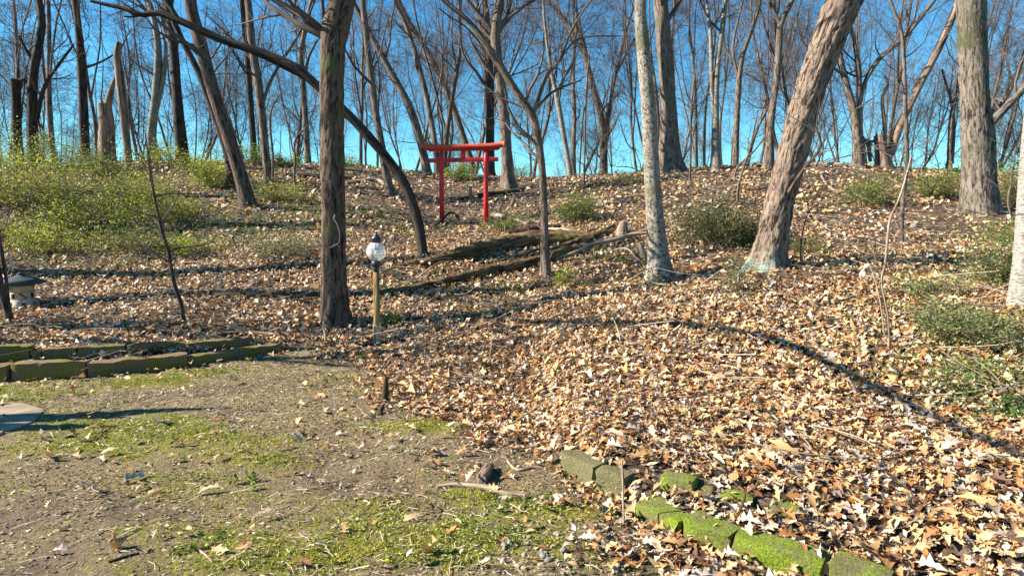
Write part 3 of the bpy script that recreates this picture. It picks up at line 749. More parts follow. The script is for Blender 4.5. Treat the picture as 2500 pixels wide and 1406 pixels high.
def torii():
    pL, pR = hit(1078, 545), hit(1188, 545)
    c = (pL + pR) / 2; Y = c[1]; s = Y / FPX
    yaw = -.18
    c = at(1133, 545, Y)
    zg = min(hz(pL[0], Y), hz(pR[0], Y))
    root = thing('torii_gate', 'red wooden torii gate standing on the slope', 'gate', (c[0], Y, c[2]))
    root.rotation_euler = (0, 0, yaw)
    X = lambda px: (px - 1133) * s
    Z = lambda py: (545 - py) * s
    for px in (1077.5, 1188):
        mb = MB(); V, F = lathe([(0, Z(549)), (.066, Z(549)), (.064, Z(480)), (.060, Z(400)), (.055, Z(369)), (0, Z(369))], 20)
        V[:, 0] += X(px); mb.add(V, [F]); mb.build('pillar', M_RED, root)
    # top beam: upturned ends, two layers
    def beam(name, mat, xs, ztop, zbot, d0, d1):
        xs = np.array(xs); n = len(xs); mb = MB()
        V = []
        for x, zt, zb in zip(xs, ztop, zbot):
            V += [(x, -d0, zt - .012), (x, d0, zt - .012), (x, d1, zb), (x, -d1, zb), (x, 0, zt + .012)]
        V = np.array(V); F = []
        for i in range(n - 1):
            a = i * 5; b = a + 5
            for p, q in ((0, 4), (4, 1), (1, 2), (2, 3), (3, 0)): F.append((a + p, b + p, b + q, a + q))
        mb.add(V, [np.array(F), np.array([[0, 3, 2, 1, 4], [(n - 1) * 5 + k for k in (4, 1, 2, 3, 0)]])])
        return mb.build(name, mat, root, False)
    xk = [1029.5, 1038, 1047, 1058, 1075, 1133, 1190, 1207, 1217, 1226, 1234]
    zt = [352, 354, 355.8, 357, 357.4, 357.6, 357.4, 357, 356, 354.4, 352.8]
    zb = [363.5, 365.2, 366.8, 367.8, 368, 368, 368, 367.8, 366.8, 365.6, 364.5]
    beam('top_beam', M_KAS, [X(p) for p in xk], [Z(p) for p in zt], [Z(p) for p in zb], .11, .095)
    o = beam('under_beam', M_RED, [X(p) for p in (1041, 1047.5, 1133, 1216, 1222)], [Z(p) + .002 for p in (366.5, 367.3, 368, 367.6, 366.8)], [Z(p) for p in (367.2, 372, 372.3, 372.2, 367.5)], .08, .08)
    for nm, (x0, x1, y0, y1, z0, z1) in (('tie_beam', (X(1047), X(1218), -.035, .035, Z(399), Z(389))), ('strut', (X(1127.5), X(1137.5), -.045, .045, Z(390), Z(371)))):
        mb = MB(); V, F = box_v(x0, x1, y0, y1, z0, z1); mb.add(V, [F]); b = mb.build(nm, M_RED, root, False); bevel_obj(b, .006)
    for px, w in ((1075, 20), (1186, 13)):
        mb = MB(); gz = hz(c[0] + X(px), Y) - c[2]
        blob(mb, (X(px), 0, Z(547)), w * s, .17, .05, px, seg=14)
        if w > 15:
            for k, (ox, oz) in enumerate([(-12, 554), (2, 554), (13, 555), (-4, 560)]): blob(mb, (X(px + ox), -.03, Z(oz)), 7 * s, .14, .065, k + 3, seg=9)
        mb.build('base_stone', M_STONE if w < 15 else M_STONED, root)
torii()

# ------------------------------------------------------------------ lamp post
def lamp():
    b = hit(920, 839); Y = b[1]; s = Y / FPX
    root = thing('lamp_post', 'wooden lamp post with round caged glass globe and dark cap', 'lamp post', tuple(b))
    root.rotation_euler = (0, R(.9), 0)
    Z = lambda py: (839 - py) * s
    def wood(nm, c1, c2, moss):
        return bark(nm, c1, c2, 1.2, moss=moss, stretch=.06, bs=.4)
    mb = MB(); V, F = lathe([(.0, Z(800)), (.046, Z(800)), (.046, Z(792)), (.041, Z(663)), (0, Z(662))], 14); mb.add(V, [F], V); mb.build('post', wood('post_wood', (.11, .065, .024), (.33, .215, .085), (.18, .15, .035)), root)
    mb = MB(); V, F = lathe([(0, -.1), (.072, -.1), (.070, Z(794)), (.045, Z(792)), (.0, Z(791))], 4, math.pi / 4 + .25); mb.add(V, [F], V); o = mb.build('post_foot', wood('post_foot_wood', (.26, .18, .11), (.52, .40, .28), None), root, False); bevel_obj(o, .006)
    MI = plain('dark_slate_metal', (.018, .028, .035), .45, .2, 20, .5)
    mb = MB(); V, F = lathe([(0, Z(664)), (.034, Z(664)), (.036, Z(652)), (.040, Z(649)), (.062, Z(647)), (.064, Z(637)), (.052, Z(635)), (0, Z(634))], 24); mb.add(V, [F]); mb.build('collar', MI, root)
    zc = Z(612.5); rg = .132
    prof = [(.05, Z(635))] + [(rg * math.sin(a), zc - rg * math.cos(a)) for a in np.linspace(.42, math.pi - .42, 18)] + [(.055, Z(590))]
    gm, nt, bs = new_mat('lamp_glass')
    bs.inputs['Base Color'].default_value = (.86, .84, .85, 1); bs.inputs['Roughness'].default_value = .12; bs.inputs['Specular IOR Level'].default_value = .6
    n = N(nt, 'ShaderNodeTexNoise', Scale=14, Detail=4)
    tr = nt.nodes.new('ShaderNodeBsdfTransparent'); mx = nt.nodes.new('ShaderNodeMixShader')
    nt.links.new(ramp(nt, n.outputs[0], [(.3, (.36, .36, .36)), (.7, (.62, .62, .62))]), mx.inputs[0])
    nt.links.new(tr.outputs[0], mx.inputs[1]); nt.links.new(bs.outputs[0], mx.inputs[2]); nt.links.new(mx.outputs[0], nt.nodes['Material Output'].inputs['Surface'])
    mb = MB(); V, F = lathe(prof, 32); mb.add(V, [F]); mb.build('globe', gm, root)
    mb = MB(); V, F = lathe([(0, Z(591)), (.060, Z(591)), (.062, Z(582)), (.068, Z(581)), (.066, Z(579.5)), (.016, Z(570)), (.010, Z(568.5)), (.016, Z(567)), (.012, Z(564.5)), (0, Z(564))], 28); mb.add(V, [F]); mb.build('cap', MI, root)
    ca = []
    for k in range(6):
        a = k * math.pi / 3 + .35; t = np.linspace(.40, math.pi - .40, 14); rc = rg + .014
        ca.append(np.stack([rc * np.sin(t) * math.cos(a), rc * np.sin(t) * math.sin(a), zc - rc * np.cos(t)], -1))
    mb = MB(); V, F, B = tubes(np.array(ca), np.full((6, 14), .0028), 6); mb.add(V, [F], B)
    for oz in (.035, -.045):
        t = np.linspace(0, 2 * math.pi, 33); rr = math.sqrt((rg + .016) ** 2 - oz ** 2)
        V, F, B = tubes(np.stack([rr * np.cos(t), rr * np.sin(t), 0 * t + zc + oz], -1)[None], np.full((1, 33), .0028), 6); mb.add(V, [F], B)
    mb.build('wire_cage', MI, root)
    mb = MB(); V, F = lathe([(0, Z(634)), (.02, Z(634)), (.02, Z(629)), (.0, Z(629))], 12); mb.add(V, [F]); mb.build('bulb_socket', MI, root)
    mb = MB(); V, F = lathe([(0, Z(629)), (.014, Z(629)), (.026, Z(622)), (.026, Z(617)), (.014, Z(610)), (0, Z(609))], 14); mb.add(V, [F]); mb.build('bulb', plain('bulb_glass', (.8, .78, .75), .3, .02), root)
lamp()

# ------------------------------------------------------------------ stone lantern
def lantern():
    b = hit(56, 749); Y = b[1]; s = Y / FPX
    root = thing('stone_lantern', 'small squat stone lantern with dark hexagonal roof at the left edge', 'lantern', tuple(b))
    root.rotation_euler = (0, 0, .25)
    Z = lambda py: (749 - py) * s
    ML = plain('lantern_sandstone', (.46, .33, .21), .9, .3, 14, .2, .4); MR = plain('lantern_roof_slate', (.045, .058, .066), .85, .3, 10, .2, .4); MBs = plain('lantern_base_stone', (.42, .37, .31), .9, .3, 14, .2, .4); MD = plain('lantern_opening_shade', (.012, .009, .007), 1, .1)
    mb = MB(); V, F = lathe([(0, Z(696)), (.20, Z(696)), (.33, Z(692)), (.335, Z(688)), (.22, Z(680)), (.09, Z(674)), (.06, Z(671)), (0, Z(670))], 6, math.pi / 6); mb.add(V, [F]); o = mb.build('roof', MR, root, False)
    mb = MB(); V, F = lathe([(.04, Z(671)), (.05, Z(668)), (.02, Z(665)), (0, Z(664))], 10); mb.add(V, [F]); mb.build('finial', MR, root)
    mb = MB(); V, F = lathe([(0, Z(711)), (.165, Z(711)), (.175, Z(707)), (.16, Z(705)), (.19, Z(697)), (0, Z(696))], 6, math.pi / 6); mb.add(V, [F]); mb.build('cornice', ML, root, False)
    mb = MB(); V, F = lathe([(0, Z(731)), (.165, Z(731)), (.155, Z(711)), (0, Z(711))], 6, math.pi / 6); mb.add(V, [F]); fb = mb.build('fire_box', ML, root, False)
    ap = .16 * math.cos(math.pi / 6)
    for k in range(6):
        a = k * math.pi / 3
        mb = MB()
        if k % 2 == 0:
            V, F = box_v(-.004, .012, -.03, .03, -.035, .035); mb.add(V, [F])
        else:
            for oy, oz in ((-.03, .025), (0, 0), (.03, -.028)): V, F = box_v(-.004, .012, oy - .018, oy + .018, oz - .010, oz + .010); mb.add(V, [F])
        w = mb.build('opening_shade', MD, fb, False); w.rotation_euler = (0, 0, a); w.location = ((ap - .004) * math.cos(a), (ap - .004) * math.sin(a), Z(721))  # near-black inset on the solid box; the cutout's inner shade is its colour
    mb = MB(); V, F = lathe([(0, Z(736)), (.19, Z(738)), (.185, Z(734)), (.165, Z(731)), (0, Z(730.5))], 6, math.pi / 6); mb.add(V, [F])
    for k in range(6):
        a = k * math.pi / 3 + math.pi / 6
        V, F = box_v(-.055, .045, -.05, .05, -.06, Z(736)); V[[1, 3], 0] += .04
        V = np.stack([V[:, 0] * math.cos(a) - V[:, 1] * math.sin(a) + .15 * math.cos(a), V[:, 0] * math.sin(a) + V[:, 1] * math.cos(a) + .15 * math.sin(a), V[:, 2]], -1); mb.add(V, [F])
    mb.build('arched_base', MBs, root, False)
lantern()

# ------------------------------------------------------------------ stone steps
def stone_mat(name, base, moss, lo, hi):
    m, nt, b = new_mat(name)
    tc = N(nt, 'ShaderNodeNewGeometry')
    n = N(nt, 'ShaderNodeTexNoise', Scale=6, Detail=6, Roughness=.65); nt.links.new(tc.outputs['Position'], n.inputs['Vector'])
    n2 = N(nt, 'ShaderNodeTexNoise', Scale=70, Detail=5, Roughness=.7); nt.links.new(tc.outputs['Position'], n2.inputs['Vector'])
    st = ramp(nt, n2.outputs[0], [(.3, tuple(v * .5 for v in base)), (.7, base)])
    ms = ramp(nt, n2.outputs[0], [(.3, tuple(v * .4 for v in moss)), (.55, moss), (.75, tuple(v * 1.5 for v in moss))])
    nt.links.new(mix(nt, ramp(nt, n.outputs[0], [(lo, (0, 0, 0)), (hi, (1, 1, 1))]), st, ms), b.inputs['Base Color'])
    bump(nt, b, n2.outputs[0], 1.0, .02)
    b.inputs['Roughness'].default_value = .95
    return m
M_SL = stone_mat('mossy_step_stone', (.26, .17, .10), (.20, .17, .02), .42, .6)
M_SR = stone_mat('green_moss_stone', (.18, .15, .08), (.19, .25, .02), .36, .58)
M_SB = stone_mat('bare_olive_stone', (.21, .19, .09), (.12, .13, .03), .5, .7)

def stone_block(root, A, B, z0, z1, depth, mat, seed, tilt=0.0):
    """rough block whose front runs from A to B (x, y); depth goes to the left of A->B (away from the viewer)"""
    A = np.array(A); B = np.array(B); d = B - A; L = np.linalg.norm(d); d /= L; nrm = np.array([-d[1], d[0]])
    nx_, nz_, nd = max(6, int(L / .05)), 6, 7
    V = []; F = []
    def sheet(fn, nu, nv):
        base = len(V)
        for i in range(nu + 1):
            for j in range(nv + 1): V.append(fn(i / nu, j / nv))
        for i in range(nu):
            for j in range(nv): F.append((base + i * (nv + 1) + j, base + (i + 1) * (nv + 1) + j, base + (i + 1) * (nv + 1) + j + 1, base + i * (nv + 1) + j + 1))
    rb = .02
    def pt(u, w, h):   # u along, w depth 0..1, h height 0..1, rounded corners
        x = u * L; y = w * depth; z = z0 + h * (z1 - z0) + tilt * (u - .5)
        return (x, y, z)
    sheet(lambda u, v: pt(u, 0, v), nx_, nz_)                 # front
    sheet(lambda u, v: pt(u, v, 1), nx_, nd)                  # top
    sheet(lambda u, v: pt(0, 1 - u, v), nd, nz_)              # ends
    sheet(lambda u, v: pt(1, u, v), nd, nz_)
    sheet(lambda u, v: pt(1 - u, 1, v), nx_, nz_)             # back
    V = np.array(V)
    # round the edges and roughen
    c = np.array([L / 2, depth / 2, (z0 + z1) / 2]); hd = np.array([L / 2, depth / 2, (z1 - z0) / 2])
    q = V - c; inner = np.clip(q, -(hd - rb), hd - rb); e = q - inner; le = np.linalg.norm(e, axis=1, keepdims=True)
    q = np.where(le > 1e-6, inner + e / np.maximum(le, 1e-6) * np.minimum(le, rb), q)
    nz1 = vn3(V[:, 0] * 5 + seed * 9, V[:, 1] * 5, V[:, 2] * 6, seed)[:, None]; nz2 = vn3(V[:, 0] * 16 + seed, V[:, 1] * 16, V[:, 2] * 16, seed + 1)[:, None]
    q = q * (1 + .12 * nz1 * np.array([.15, 1, 1])) + .012 * nz2
    V = q + c
    W = np.stack([A[0] + d[0] * V[:, 0] + nrm[0] * V[:, 1], A[1] + d[1] * V[:, 0] + nrm[1] * V[:, 1], V[:, 2]], -1)
    mb = MB(); mb.add(W, [np.array(F)])
    return mb.build('stone', mat, root, True, root.location)

def step_row(label, row, zf, height, depth, mat, z_at=0.0, zs=0.0):
    z_at0 = z_at
    pts = [onz(p[0], p[1], z_at)[:2] for p in row[0]]
    root = thing('stone_step', label, 'stone step', (*pts[0], z_at))
    for i, (a, b, m, hh, tl) in enumerate(row[1]):
        z_at = z_at0 + zs * (a[0] + b[0]) / 2; A = onz(*a, z_at0 + zs * a[0])[:2]; B = onz(*b, z_at0 + zs * b[0])[:2]; tl = tl + zs * (b[0] - a[0])
        stone_block(root, A, B, z_at - .12, z_at + hh, depth, m, i + int(abs(pts[0][0] * 10)), tl)
    return root
step_row('lower left stone step with rounded moss-edged blocks', ([(0, 925)], [
    ((-400, 937), (-180, 931), M_SL, .15, 0), ((-172, 931), (16, 925), M_SL, .145, 0), ((24, 925), (208, 918), M_SL, .155, .01), ((212, 918), (458, 893), M_SL, .135, 0), ((461, 892), (690, 854), M_SL, .095, -.04)]), 0, .19, .15, M_SL, 0.0)
step_row('upper left stone step with mossy blocks, behind the lower one', ([(0, 876)], [
    ((-380, 886), (-190, 880), M_SL, .13, 0), ((-184, 880), (70, 876), M_SL, .135, 0), ((74, 876), (100, 875), M_SL, .095, 0), ((102, 875), (187, 873), M_SL, .115, 0), ((189, 873), (306, 868), M_SL, .13, 0), ((308, 867), (440, 857), M_SL, .13, 0), ((442, 857), (620, 842), M_SL, .10, -.02)]), 0, .15, .15, M_SL, 0.125, -.085 / 620)
step_row('bright green mossy stone step in the bottom right foreground', ([(1551, 1250)], [
    ((1400, 1172), (1418, 1182), M_SB, .05, 0), ((1424, 1186), (1512, 1228), M_SB, .055, 0), ((1547, 1249), (1652, 1309), M_SR, .075, .01), ((1660, 1311), (1778, 1356), M_SR, .10, 0), ((1780, 1357), (2010, 1430), M_SR, .105, 0), ((2012, 1431), (2160, 1486), M_SR, .105, 0)]), 0, .16, .17, M_SR, 0.0)
step_row('half buried stone step above the bright green one', ([(1361, 1114)], [
    ((1361, 1124), (1449, 1162), M_SB, .06, 0), ((1451, 1163), (1524, 1186), M_SB, .05, -.01), ((1604, 1190), (1688, 1212), M_SR, .075, .01), ((1694, 1213), (1735, 1223), M_SB, .045, 0), ((1752, 1228), (1834, 1247), M_SR, .05, 0), ((1880, 1256), (1950, 1269), M_SR, .045, 0)]), 0, .15, .13, M_SR, 0.085)

# paving at the left edge
def paving():
    for i, (poly, lab) in enumerate([
        ([(-150, 980), (55, 984), (112, 1000), (96, 1012), (-160, 1020)], 'far pale flagstone in the lawn at the left edge'),
        ([(-165, 1024), (92, 1015), (80, 1030), (20, 1048), (-180, 1056)], 'middle pale flagstone in the lawn at the left edge'),
        ([(-185, 1060), (12, 1052), (-20, 1070), (-200, 1100)], 'nearest pale flagstone cut off by the left edge')]):
        P = np.array([onz(*p, .008) for p in poly]); n = len(P)
        V = np.concatenate([P + [0, 0, .006], P - [0, 0, .08]]); c = P.mean(0)
        j = np.arange(n)
        mb = MB(); mb.add(V, [np.arange(n)[None], np.stack([j, j + n, (j + 1) % n + n, (j + 1) % n], -1)])
        o = mb.build('paving_stone', plain('flagstone_%d' % i, (.28, .215, .15), .95, .35, 5, .2, .6), None, False, c)
        o.location = c; bevel_obj(o, .008); tag(o, lab, 'flagstone')
paving()

# ------------------------------------------------------------------ logs, branches and sticks
def log(name, label, pts, bk, cat, S=14, n=30, rough=.012, lift=.6, limbs=(), lifts=None):
    P = []
    for i, (px, py, w) in enumerate(pts):
        p = hit(px, py); r = w * .5 * p[1] / FPX
        P.append([p[0], p[1], p[2] + r * lift + (lifts[i] if lifts else 0), r])
    c = np.array(P[0][:3])
    root = thing(name, label, cat, tuple(c))
    o, q = trunk_mesh(P, 'stem', BARK[bk], root, S, n, 0, rough, 8, True, len(label), root.location)
    for L in limbs:
        lp = []
        for px, py, w, z in L:
            p = hit(px, py); r = w * .5 * p[1] / FPX; lp.append([p[0], p[1], p[2] + r * .5 + z, r])
        trunk_mesh(lp, 'side_branch', BARK[bk], root, 7, 14, 0, 0, 8, True, 3, root.location)
    return root
log('fallen_log', 'upper mossy rotting log lying below the red gate', [(975, 655, 14), (1060, 645, 24), (1150, 628, 36), (1240, 612, 42), (1330, 598, 42), (1450, 590, 26)], 'rot', 'log', 28, 90, .05)
log('fallen_log', 'lower long rotting log running down toward the lamp post', [(930, 722, 12), (1000, 710, 18), (1090, 696, 24), (1180, 675, 28), (1300, 650, 28), (1400, 618, 26), (1470, 600, 16)], 'rot', 'log', 24, 90, .035)
log('fallen_log', 'dark mossy log on the ground left of the thick brown trunk', [(455, 722, 10), (540, 726, 16), (650, 727, 18), (760, 727, 18), (860, 726, 14), (940, 716, 8)], 'rotdark', 'log', 14, 50, .016)
log('fallen_branch', 'bare reddish branch lying above the left stone steps', [(525, 822, 10), (590, 818, 14), (680, 824, 15), (778, 824, 9)], 'snag', 'branch', 10, 30, .005, limbs=[[(680, 820, 8, .02), (688, 838, 5, -.01)]])
log('fallen_log', 'dark log high on the slope left of the thick trunk', [(700, 430, 8), (740, 434, 14), (800, 436, 13), (880, 440, 8)], 'rotdark', 'log', 10, 24, .02)
log('fallen_branch', 'grey branch high on the slope between thick trunk and gate', [(845, 450, 8), (890, 444, 9), (925, 446, 11), (945, 458, 8)], 'dry', 'branch', 8, 24, .01)
log('fallen_branch', 'thin pale branch behind the gate\'s right pillar', [(1165, 447, 5), (1200, 438, 6), (1245, 440, 5)], 'dry', 'branch', 6, 14, 0)
log('fallen_branch', 'pale grey log beside the right foot of the gate', [(1204, 530, 14), (1240, 538, 13), (1290, 553, 10)], 'dry', 'branch', 10, 20, .01)
log('fallen_branch', 'pale bare branch on top of the upper rotting log', [(1335, 572, 13), (1380, 572, 11), (1420, 574, 6)], 'dry', 'branch', 8, 20, .005, lifts=[.05, .05, .02])
log('fallen_branch', 'long pale forked branch reaching the pale spotted trunk', [(1350, 640, 6), (1400, 630, 10), (1440, 615, 11), (1500, 603, 11), (1545, 592, 9), (1592, 583, 7)], 'dry', 'branch', 8, 40, .004, limbs=[[(1505, 600, 7, .03), (1545, 580, 6, .05), (1590, 570, 4, .05)], [(1350, 645, 5, 0), (1390, 635, 5, .0), (1450, 632, 4, 0)]], lifts=[.02, .06, .1, .12, .12, .1])
log('fallen_branch', 'dark straight pole lying above the long pale forked branch', [(1408, 612, 7), (1450, 590, 8), (1500, 560, 7)], 'rotdark', 'branch', 7, 20, .004, lifts=[.03, .06, .08])
log('fallen_log', 'pale stripped log lying along the right crest', [(1925, 404, 7), (1990, 405, 10), (2060, 409, 12), (2112, 414, 8)], 'dry', 'log', 10, 26, .01)
log('fallen_log', 'dark log lying on the crest left of the shadow-banded trunk', [(1410, 470, 8), (1440, 458, 9), (1470, 447, 7)], 'rotdark', 'log', 8, 20, .01)
log('fallen_branch', 'brown log lying on the crest left of the leaning tree', [(1760, 402, 6), (1785, 398, 9), (1815, 394, 7)], 'snag', 'log', 8, 16, .01)
log('fallen_branch', 'curved pale branch on the slope right of the leaning tree', [(2003, 428, 5), (2020, 455, 6), (2050, 475, 6), (2078, 486, 5)], 'dry', 'branch', 6, 22, 0)
log('fallen_branch', 'dark thin branch on the slope behind the gate', [(1060, 430, 4), (1100, 442, 5), (1150, 448, 3)], 'dark', 'branch', 6, 16, 0)
log('fallen_log', 'dark log on the slope behind the gate', [(1120, 490, 8), (1180, 480, 12), (1250, 470, 10), (1300, 460, 7)], 'rotdark', 'log', 10, 24, .02)
log('fallen_branch', 'dark bent branch in the foreground leaves right of centre', [(1830, 808, 8), (1890, 832, 10), (1955, 868, 12), (1975, 900, 7)], 'rotdark', 'branch', 8, 24, .004, limbs=[[(1958, 865, 12, .05), (1964, 880, 12, .02)]])
log('stick', 'pale peeled stick lying on the moss at bottom centre', [(1070, 1190, 10), (1120, 1190, 14), (1180, 1203, 17), (1230, 1214, 19), (1282, 1217, 17)], 'dry', 'stick', 10, 30, .001)
log('stick', 'short fat brown wood stub beside the pale peeled stick', [(1174, 1188, 30), (1186, 1168, 32), (1195, 1145, 24)], 'snag', 'stick', 12, 18, .004)
log('stick', 'grey twig lying at the edge of the leaves behind the wood stub', [(1238, 1130, 6), (1262, 1148, 9), (1300, 1147, 9), (1325, 1145, 6)], 'dry', 'stick', 8, 20, .001)
log('stick', 'dark stick lying in the leaves below the bright green step', [(1590, 1372, 14), (1620, 1362, 15), (1655, 1346, 14), (1668, 1340, 8)], 'rotdark', 'stick', 8, 18, .001)
log('stick', 'grey branch lying in the leaves at the right edge', [(2395, 1160, 12), (2430, 1188, 18), (2470, 1225, 22), (2510, 1262, 22)], 'dry', 'stick', 9, 22, .003)
log('stick', 'thin grey twig left of the grey branch at the right edge', [(2288, 1178, 6), (2315, 1195, 9), (2345, 1213, 6)], 'dry', 'stick', 6, 12, 0)
log('stick', 'thin dark twig across the lower lawn at left', [(265, 1380, 6), (310, 1368, 7), (370, 1345, 5)], 'rotdark', 'stick', 6, 12, 0)
log('stick', 'pale straw-coloured stick at the bottom left', [(470, 1340, 5), (495, 1360, 7), (520, 1382, 5)], 'dry', 'stick', 6, 12, 0)
log('stick', 'long thin twig lying in the leaves above the half buried step', [(1700, 1100, 4), (1750, 1150, 5), (1800, 1215, 4)], 'dark', 'stick', 6, 16, 0, lifts=[.04, .06, .05])

log('fallen_log', 'broken dark log resting uphill of the upper rotting log', [(1240, 575, 16), (1300, 566, 20), (1370, 560, 14)], 'rotdark', 'log', 16, 40, .03)
log('fallen_log', 'broken mossy log piece between the two long rotting logs', [(1330, 625, 14), (1390, 606, 20), (1450, 585, 18), (1510, 566, 10)], 'rot', 'log', 16, 40, .03)
log('fallen_log', 'thin straight timber lying left of the thick brown trunk', [(560, 690, 6), (660, 688, 8), (770, 684, 6)], 'rotdark', 'log', 10, 24, .006)
def stake(name, label, pts, bk, cat):
    b = hit(pts[0][0], pts[0][1]); Y = b[1]
    P = [[*at(px, py, Y + dy), w * .5 * Y / FPX] for px, py, w, dy in pts]
    P[0][2] = b[2] - .04
    root = thing(name, label, cat, tuple(b))
    trunk_mesh(P, 'stem', BARK[bk], root, 9, 20, .3, .002, 8, True, len(label), root.location, .06)
stake('stick', 'thin upright twig standing between the two right stone steps', [(1526, 1296, 6, 0), (1522, 1240, 5, 0), (1521, 1180, 4.5, .02), (1519, 1122, 4, .05)], 'dry', 'stick')
stake('stick', 'curved twig bending over the bright green step', [(1768, 1304, 9, 0), (1795, 1268, 8, 0), (1815, 1225, 7, .03), (1822, 1190, 5, .06)], 'rotdark', 'stick')
stake('stump', 'small dark splintered stake standing where lawn meets leaves', [(940, 985, 22, 0), (941, 950, 17, .02), (944, 920, 9, .05)], 'rotdark', 'stump')
stake('stump', 'dark root stub at the leaf edge below the splintered stake', [(922, 1012, 16, 0), (930, 1000, 12, .03), (936, 988, 6, .06)], 'rotdark', 'stump')
stake('stump', 'thin weathered stump seen between the gate pillars', [(1149, 488, 9, 0), (1149, 470, 8, 0), (1150, 455, 6, 0)], 'snag', 'stump')
stake('stump', 'pale rotten stump above the long pale forked branch', [(1518, 572, 34, 0), (1520, 556, 26, 0), (1524, 540, 12, 0)], 'dry', 'stump')
stake('stump', 'grey leaning stub left of the pale spotted trunk\'s foot', [(1575, 630, 16, 0), (1566, 606, 14, 0), (1560, 592, 10, 0)], 'dry', 'stump')
stake('stump', 'tiny stub on the slope right of the gate', [(1246, 505, 6, 0), (1252, 490, 5, 0), (1256, 478, 4, 0)], 'dry', 'stump')

for i, (a, b, w, lab) in enumerate([((1120, 640), (1010, 690), 5, 'thin dead branch sloping between the two rotting logs'), ((1230, 585), (1170, 655), 6, 'dark dead branch lying across the upper rotting log'), ((1460, 560), (1380, 625), 5, 'dead branch lying right of the slim crooked tree'),
        ((1000, 660), (890, 700), 6, 'dark dead branch lying behind the lamp globe'), ((1250, 660), (1330, 615), 5, 'grey dead branch between the logs and the slim crooked tree'), ((1110, 525), (1060, 560), 8, 'short dead branch at the left foot of the gate'), ((1480, 620), (1560, 640), 5, 'dead branch below the long pale forked one')]):
    m = ((a[0] + b[0]) / 2 + 8, (a[1] + b[1]) / 2 - 6)
    log('fallen_branch', lab, [(*a, w * .6), (*m, w), (*b, w * .7)], ['dry', 'rotdark', 'dark'][i % 3], 'branch', 6, 14, .002, lifts=[.02, .12, .02])
# pale vine hanging on the thick trunk
def vine():
    _, q, Y = TREES['main']
    y0 = Y - .20
    P = [[*at(px, py, y0 - d), w * .5 * Y / FPX] for px, py, w, d in [(818, 524, 2.6, .0), (815, 535, 2.6, .03), (822, 545, 2.6, .03), (829, 570, 2.4, .02), (828, 590, 2.4, .02), (824, 596, 2.2, .02)]]
    root = thing('vine', 'pale forked dead vine hanging on the thick brown trunk', 'vine', tuple(P[0][:3]))
    trunk_mesh(P, 'stem', BARK['white'], root, 6, 24, 0, 0, 8, True, 2, root.location)
    for pts in ([(824, 596, 3, .02), (815, 600, 3, .03), (805, 606, 2, .03)], [(824, 596, 3, .02), (829, 606, 3, .02)]):
        trunk_mesh([[*at(px, py, y0 - d), w * .5 * Y / FPX] for px, py, w, d in pts], 'tendril', BARK['white'], root, 6, 8, 0, 0, 8, True, 2, root.location)
vine()

# ------------------------------------------------------------------ leaves on the ground
PAL = np.array([(.55, .37, .19), (.61, .45, .28), (.47, .26, .105), (.37, .16, .055), (.27, .12, .05), (.63, .52, .40), (.42, .34, .29), (.14, .07, .038), (.52, .31, .135), (.31, .235, .19)])
PALW = np.array([.2, .14, .14, .11, .1, .07, .06, .08, .08, .05]); PALW = PALW / PALW.sum()
def leaf_protos(stations, widths, count, g):
    s = np.array(stations); w = np.array(widths); n = len(s); out = []
    for k in range(count):
        ww_l = w * g.uniform(.35, 1.3, n); ww_r = w * g.uniform(.35, 1.3, n)
        cl = g.uniform(-.8, 1.9); cb = g.uniform(-.7, .8); tw = g.normal(0, .55)
        def pt(x, y):
            z = cl * y * y * 1.6 + abs(y) * .25 + cb * ((x - .5) ** 2 - .25) + tw * (x - .5) * y + .1 * g.normal(0, .25) * abs(y)
            return (x - .5, y, z)
        V = [pt(a, 0) for a in s] + [pt(a - .06 * q / .3, q) for a, q in zip(s, ww_l)] + [pt(a - .06 * q / .3, -q) for a, q in zip(s, ww_r)]
        out.append(V)
    i = np.arange(n - 1)
    F = np.concatenate([np.stack([i, i + 1, n + i + 1, n + i], -1), np.stack([i + 1, i, 2 * n + i, 2 * n + i + 1], -1)])
    return np.array(out), F
gl = np.random.default_rng(3)
PR_N = leaf_protos([0, .14, .26, .36, .50, .60, .74, .84, 1.0], [.012, .03, .19, .08, .27, .10, .22, .09, .0], 14, gl)
PR_M = leaf_protos([0, .28, .42, .66, 1.0], [.02, .22, .10, .33, .0], 12, gl)
PR_C = leaf_protos([0, .3, .65, 1.0], [.02, .2, .3, .0], 12, gl)
PR_F = (np.array([[(-.5, 0, 0), (gl.uniform(-.15, .2), gl.uniform(.2, .42), gl.uniform(-.1, .25)), (.5, 0, gl.uniform(-.1, .2)), (gl.uniform(-.15, .2), -gl.uniform(.2, .42), gl.uniform(-.1, .25))] for _ in range(16)]), np.array([[0, 3, 2, 1]]))

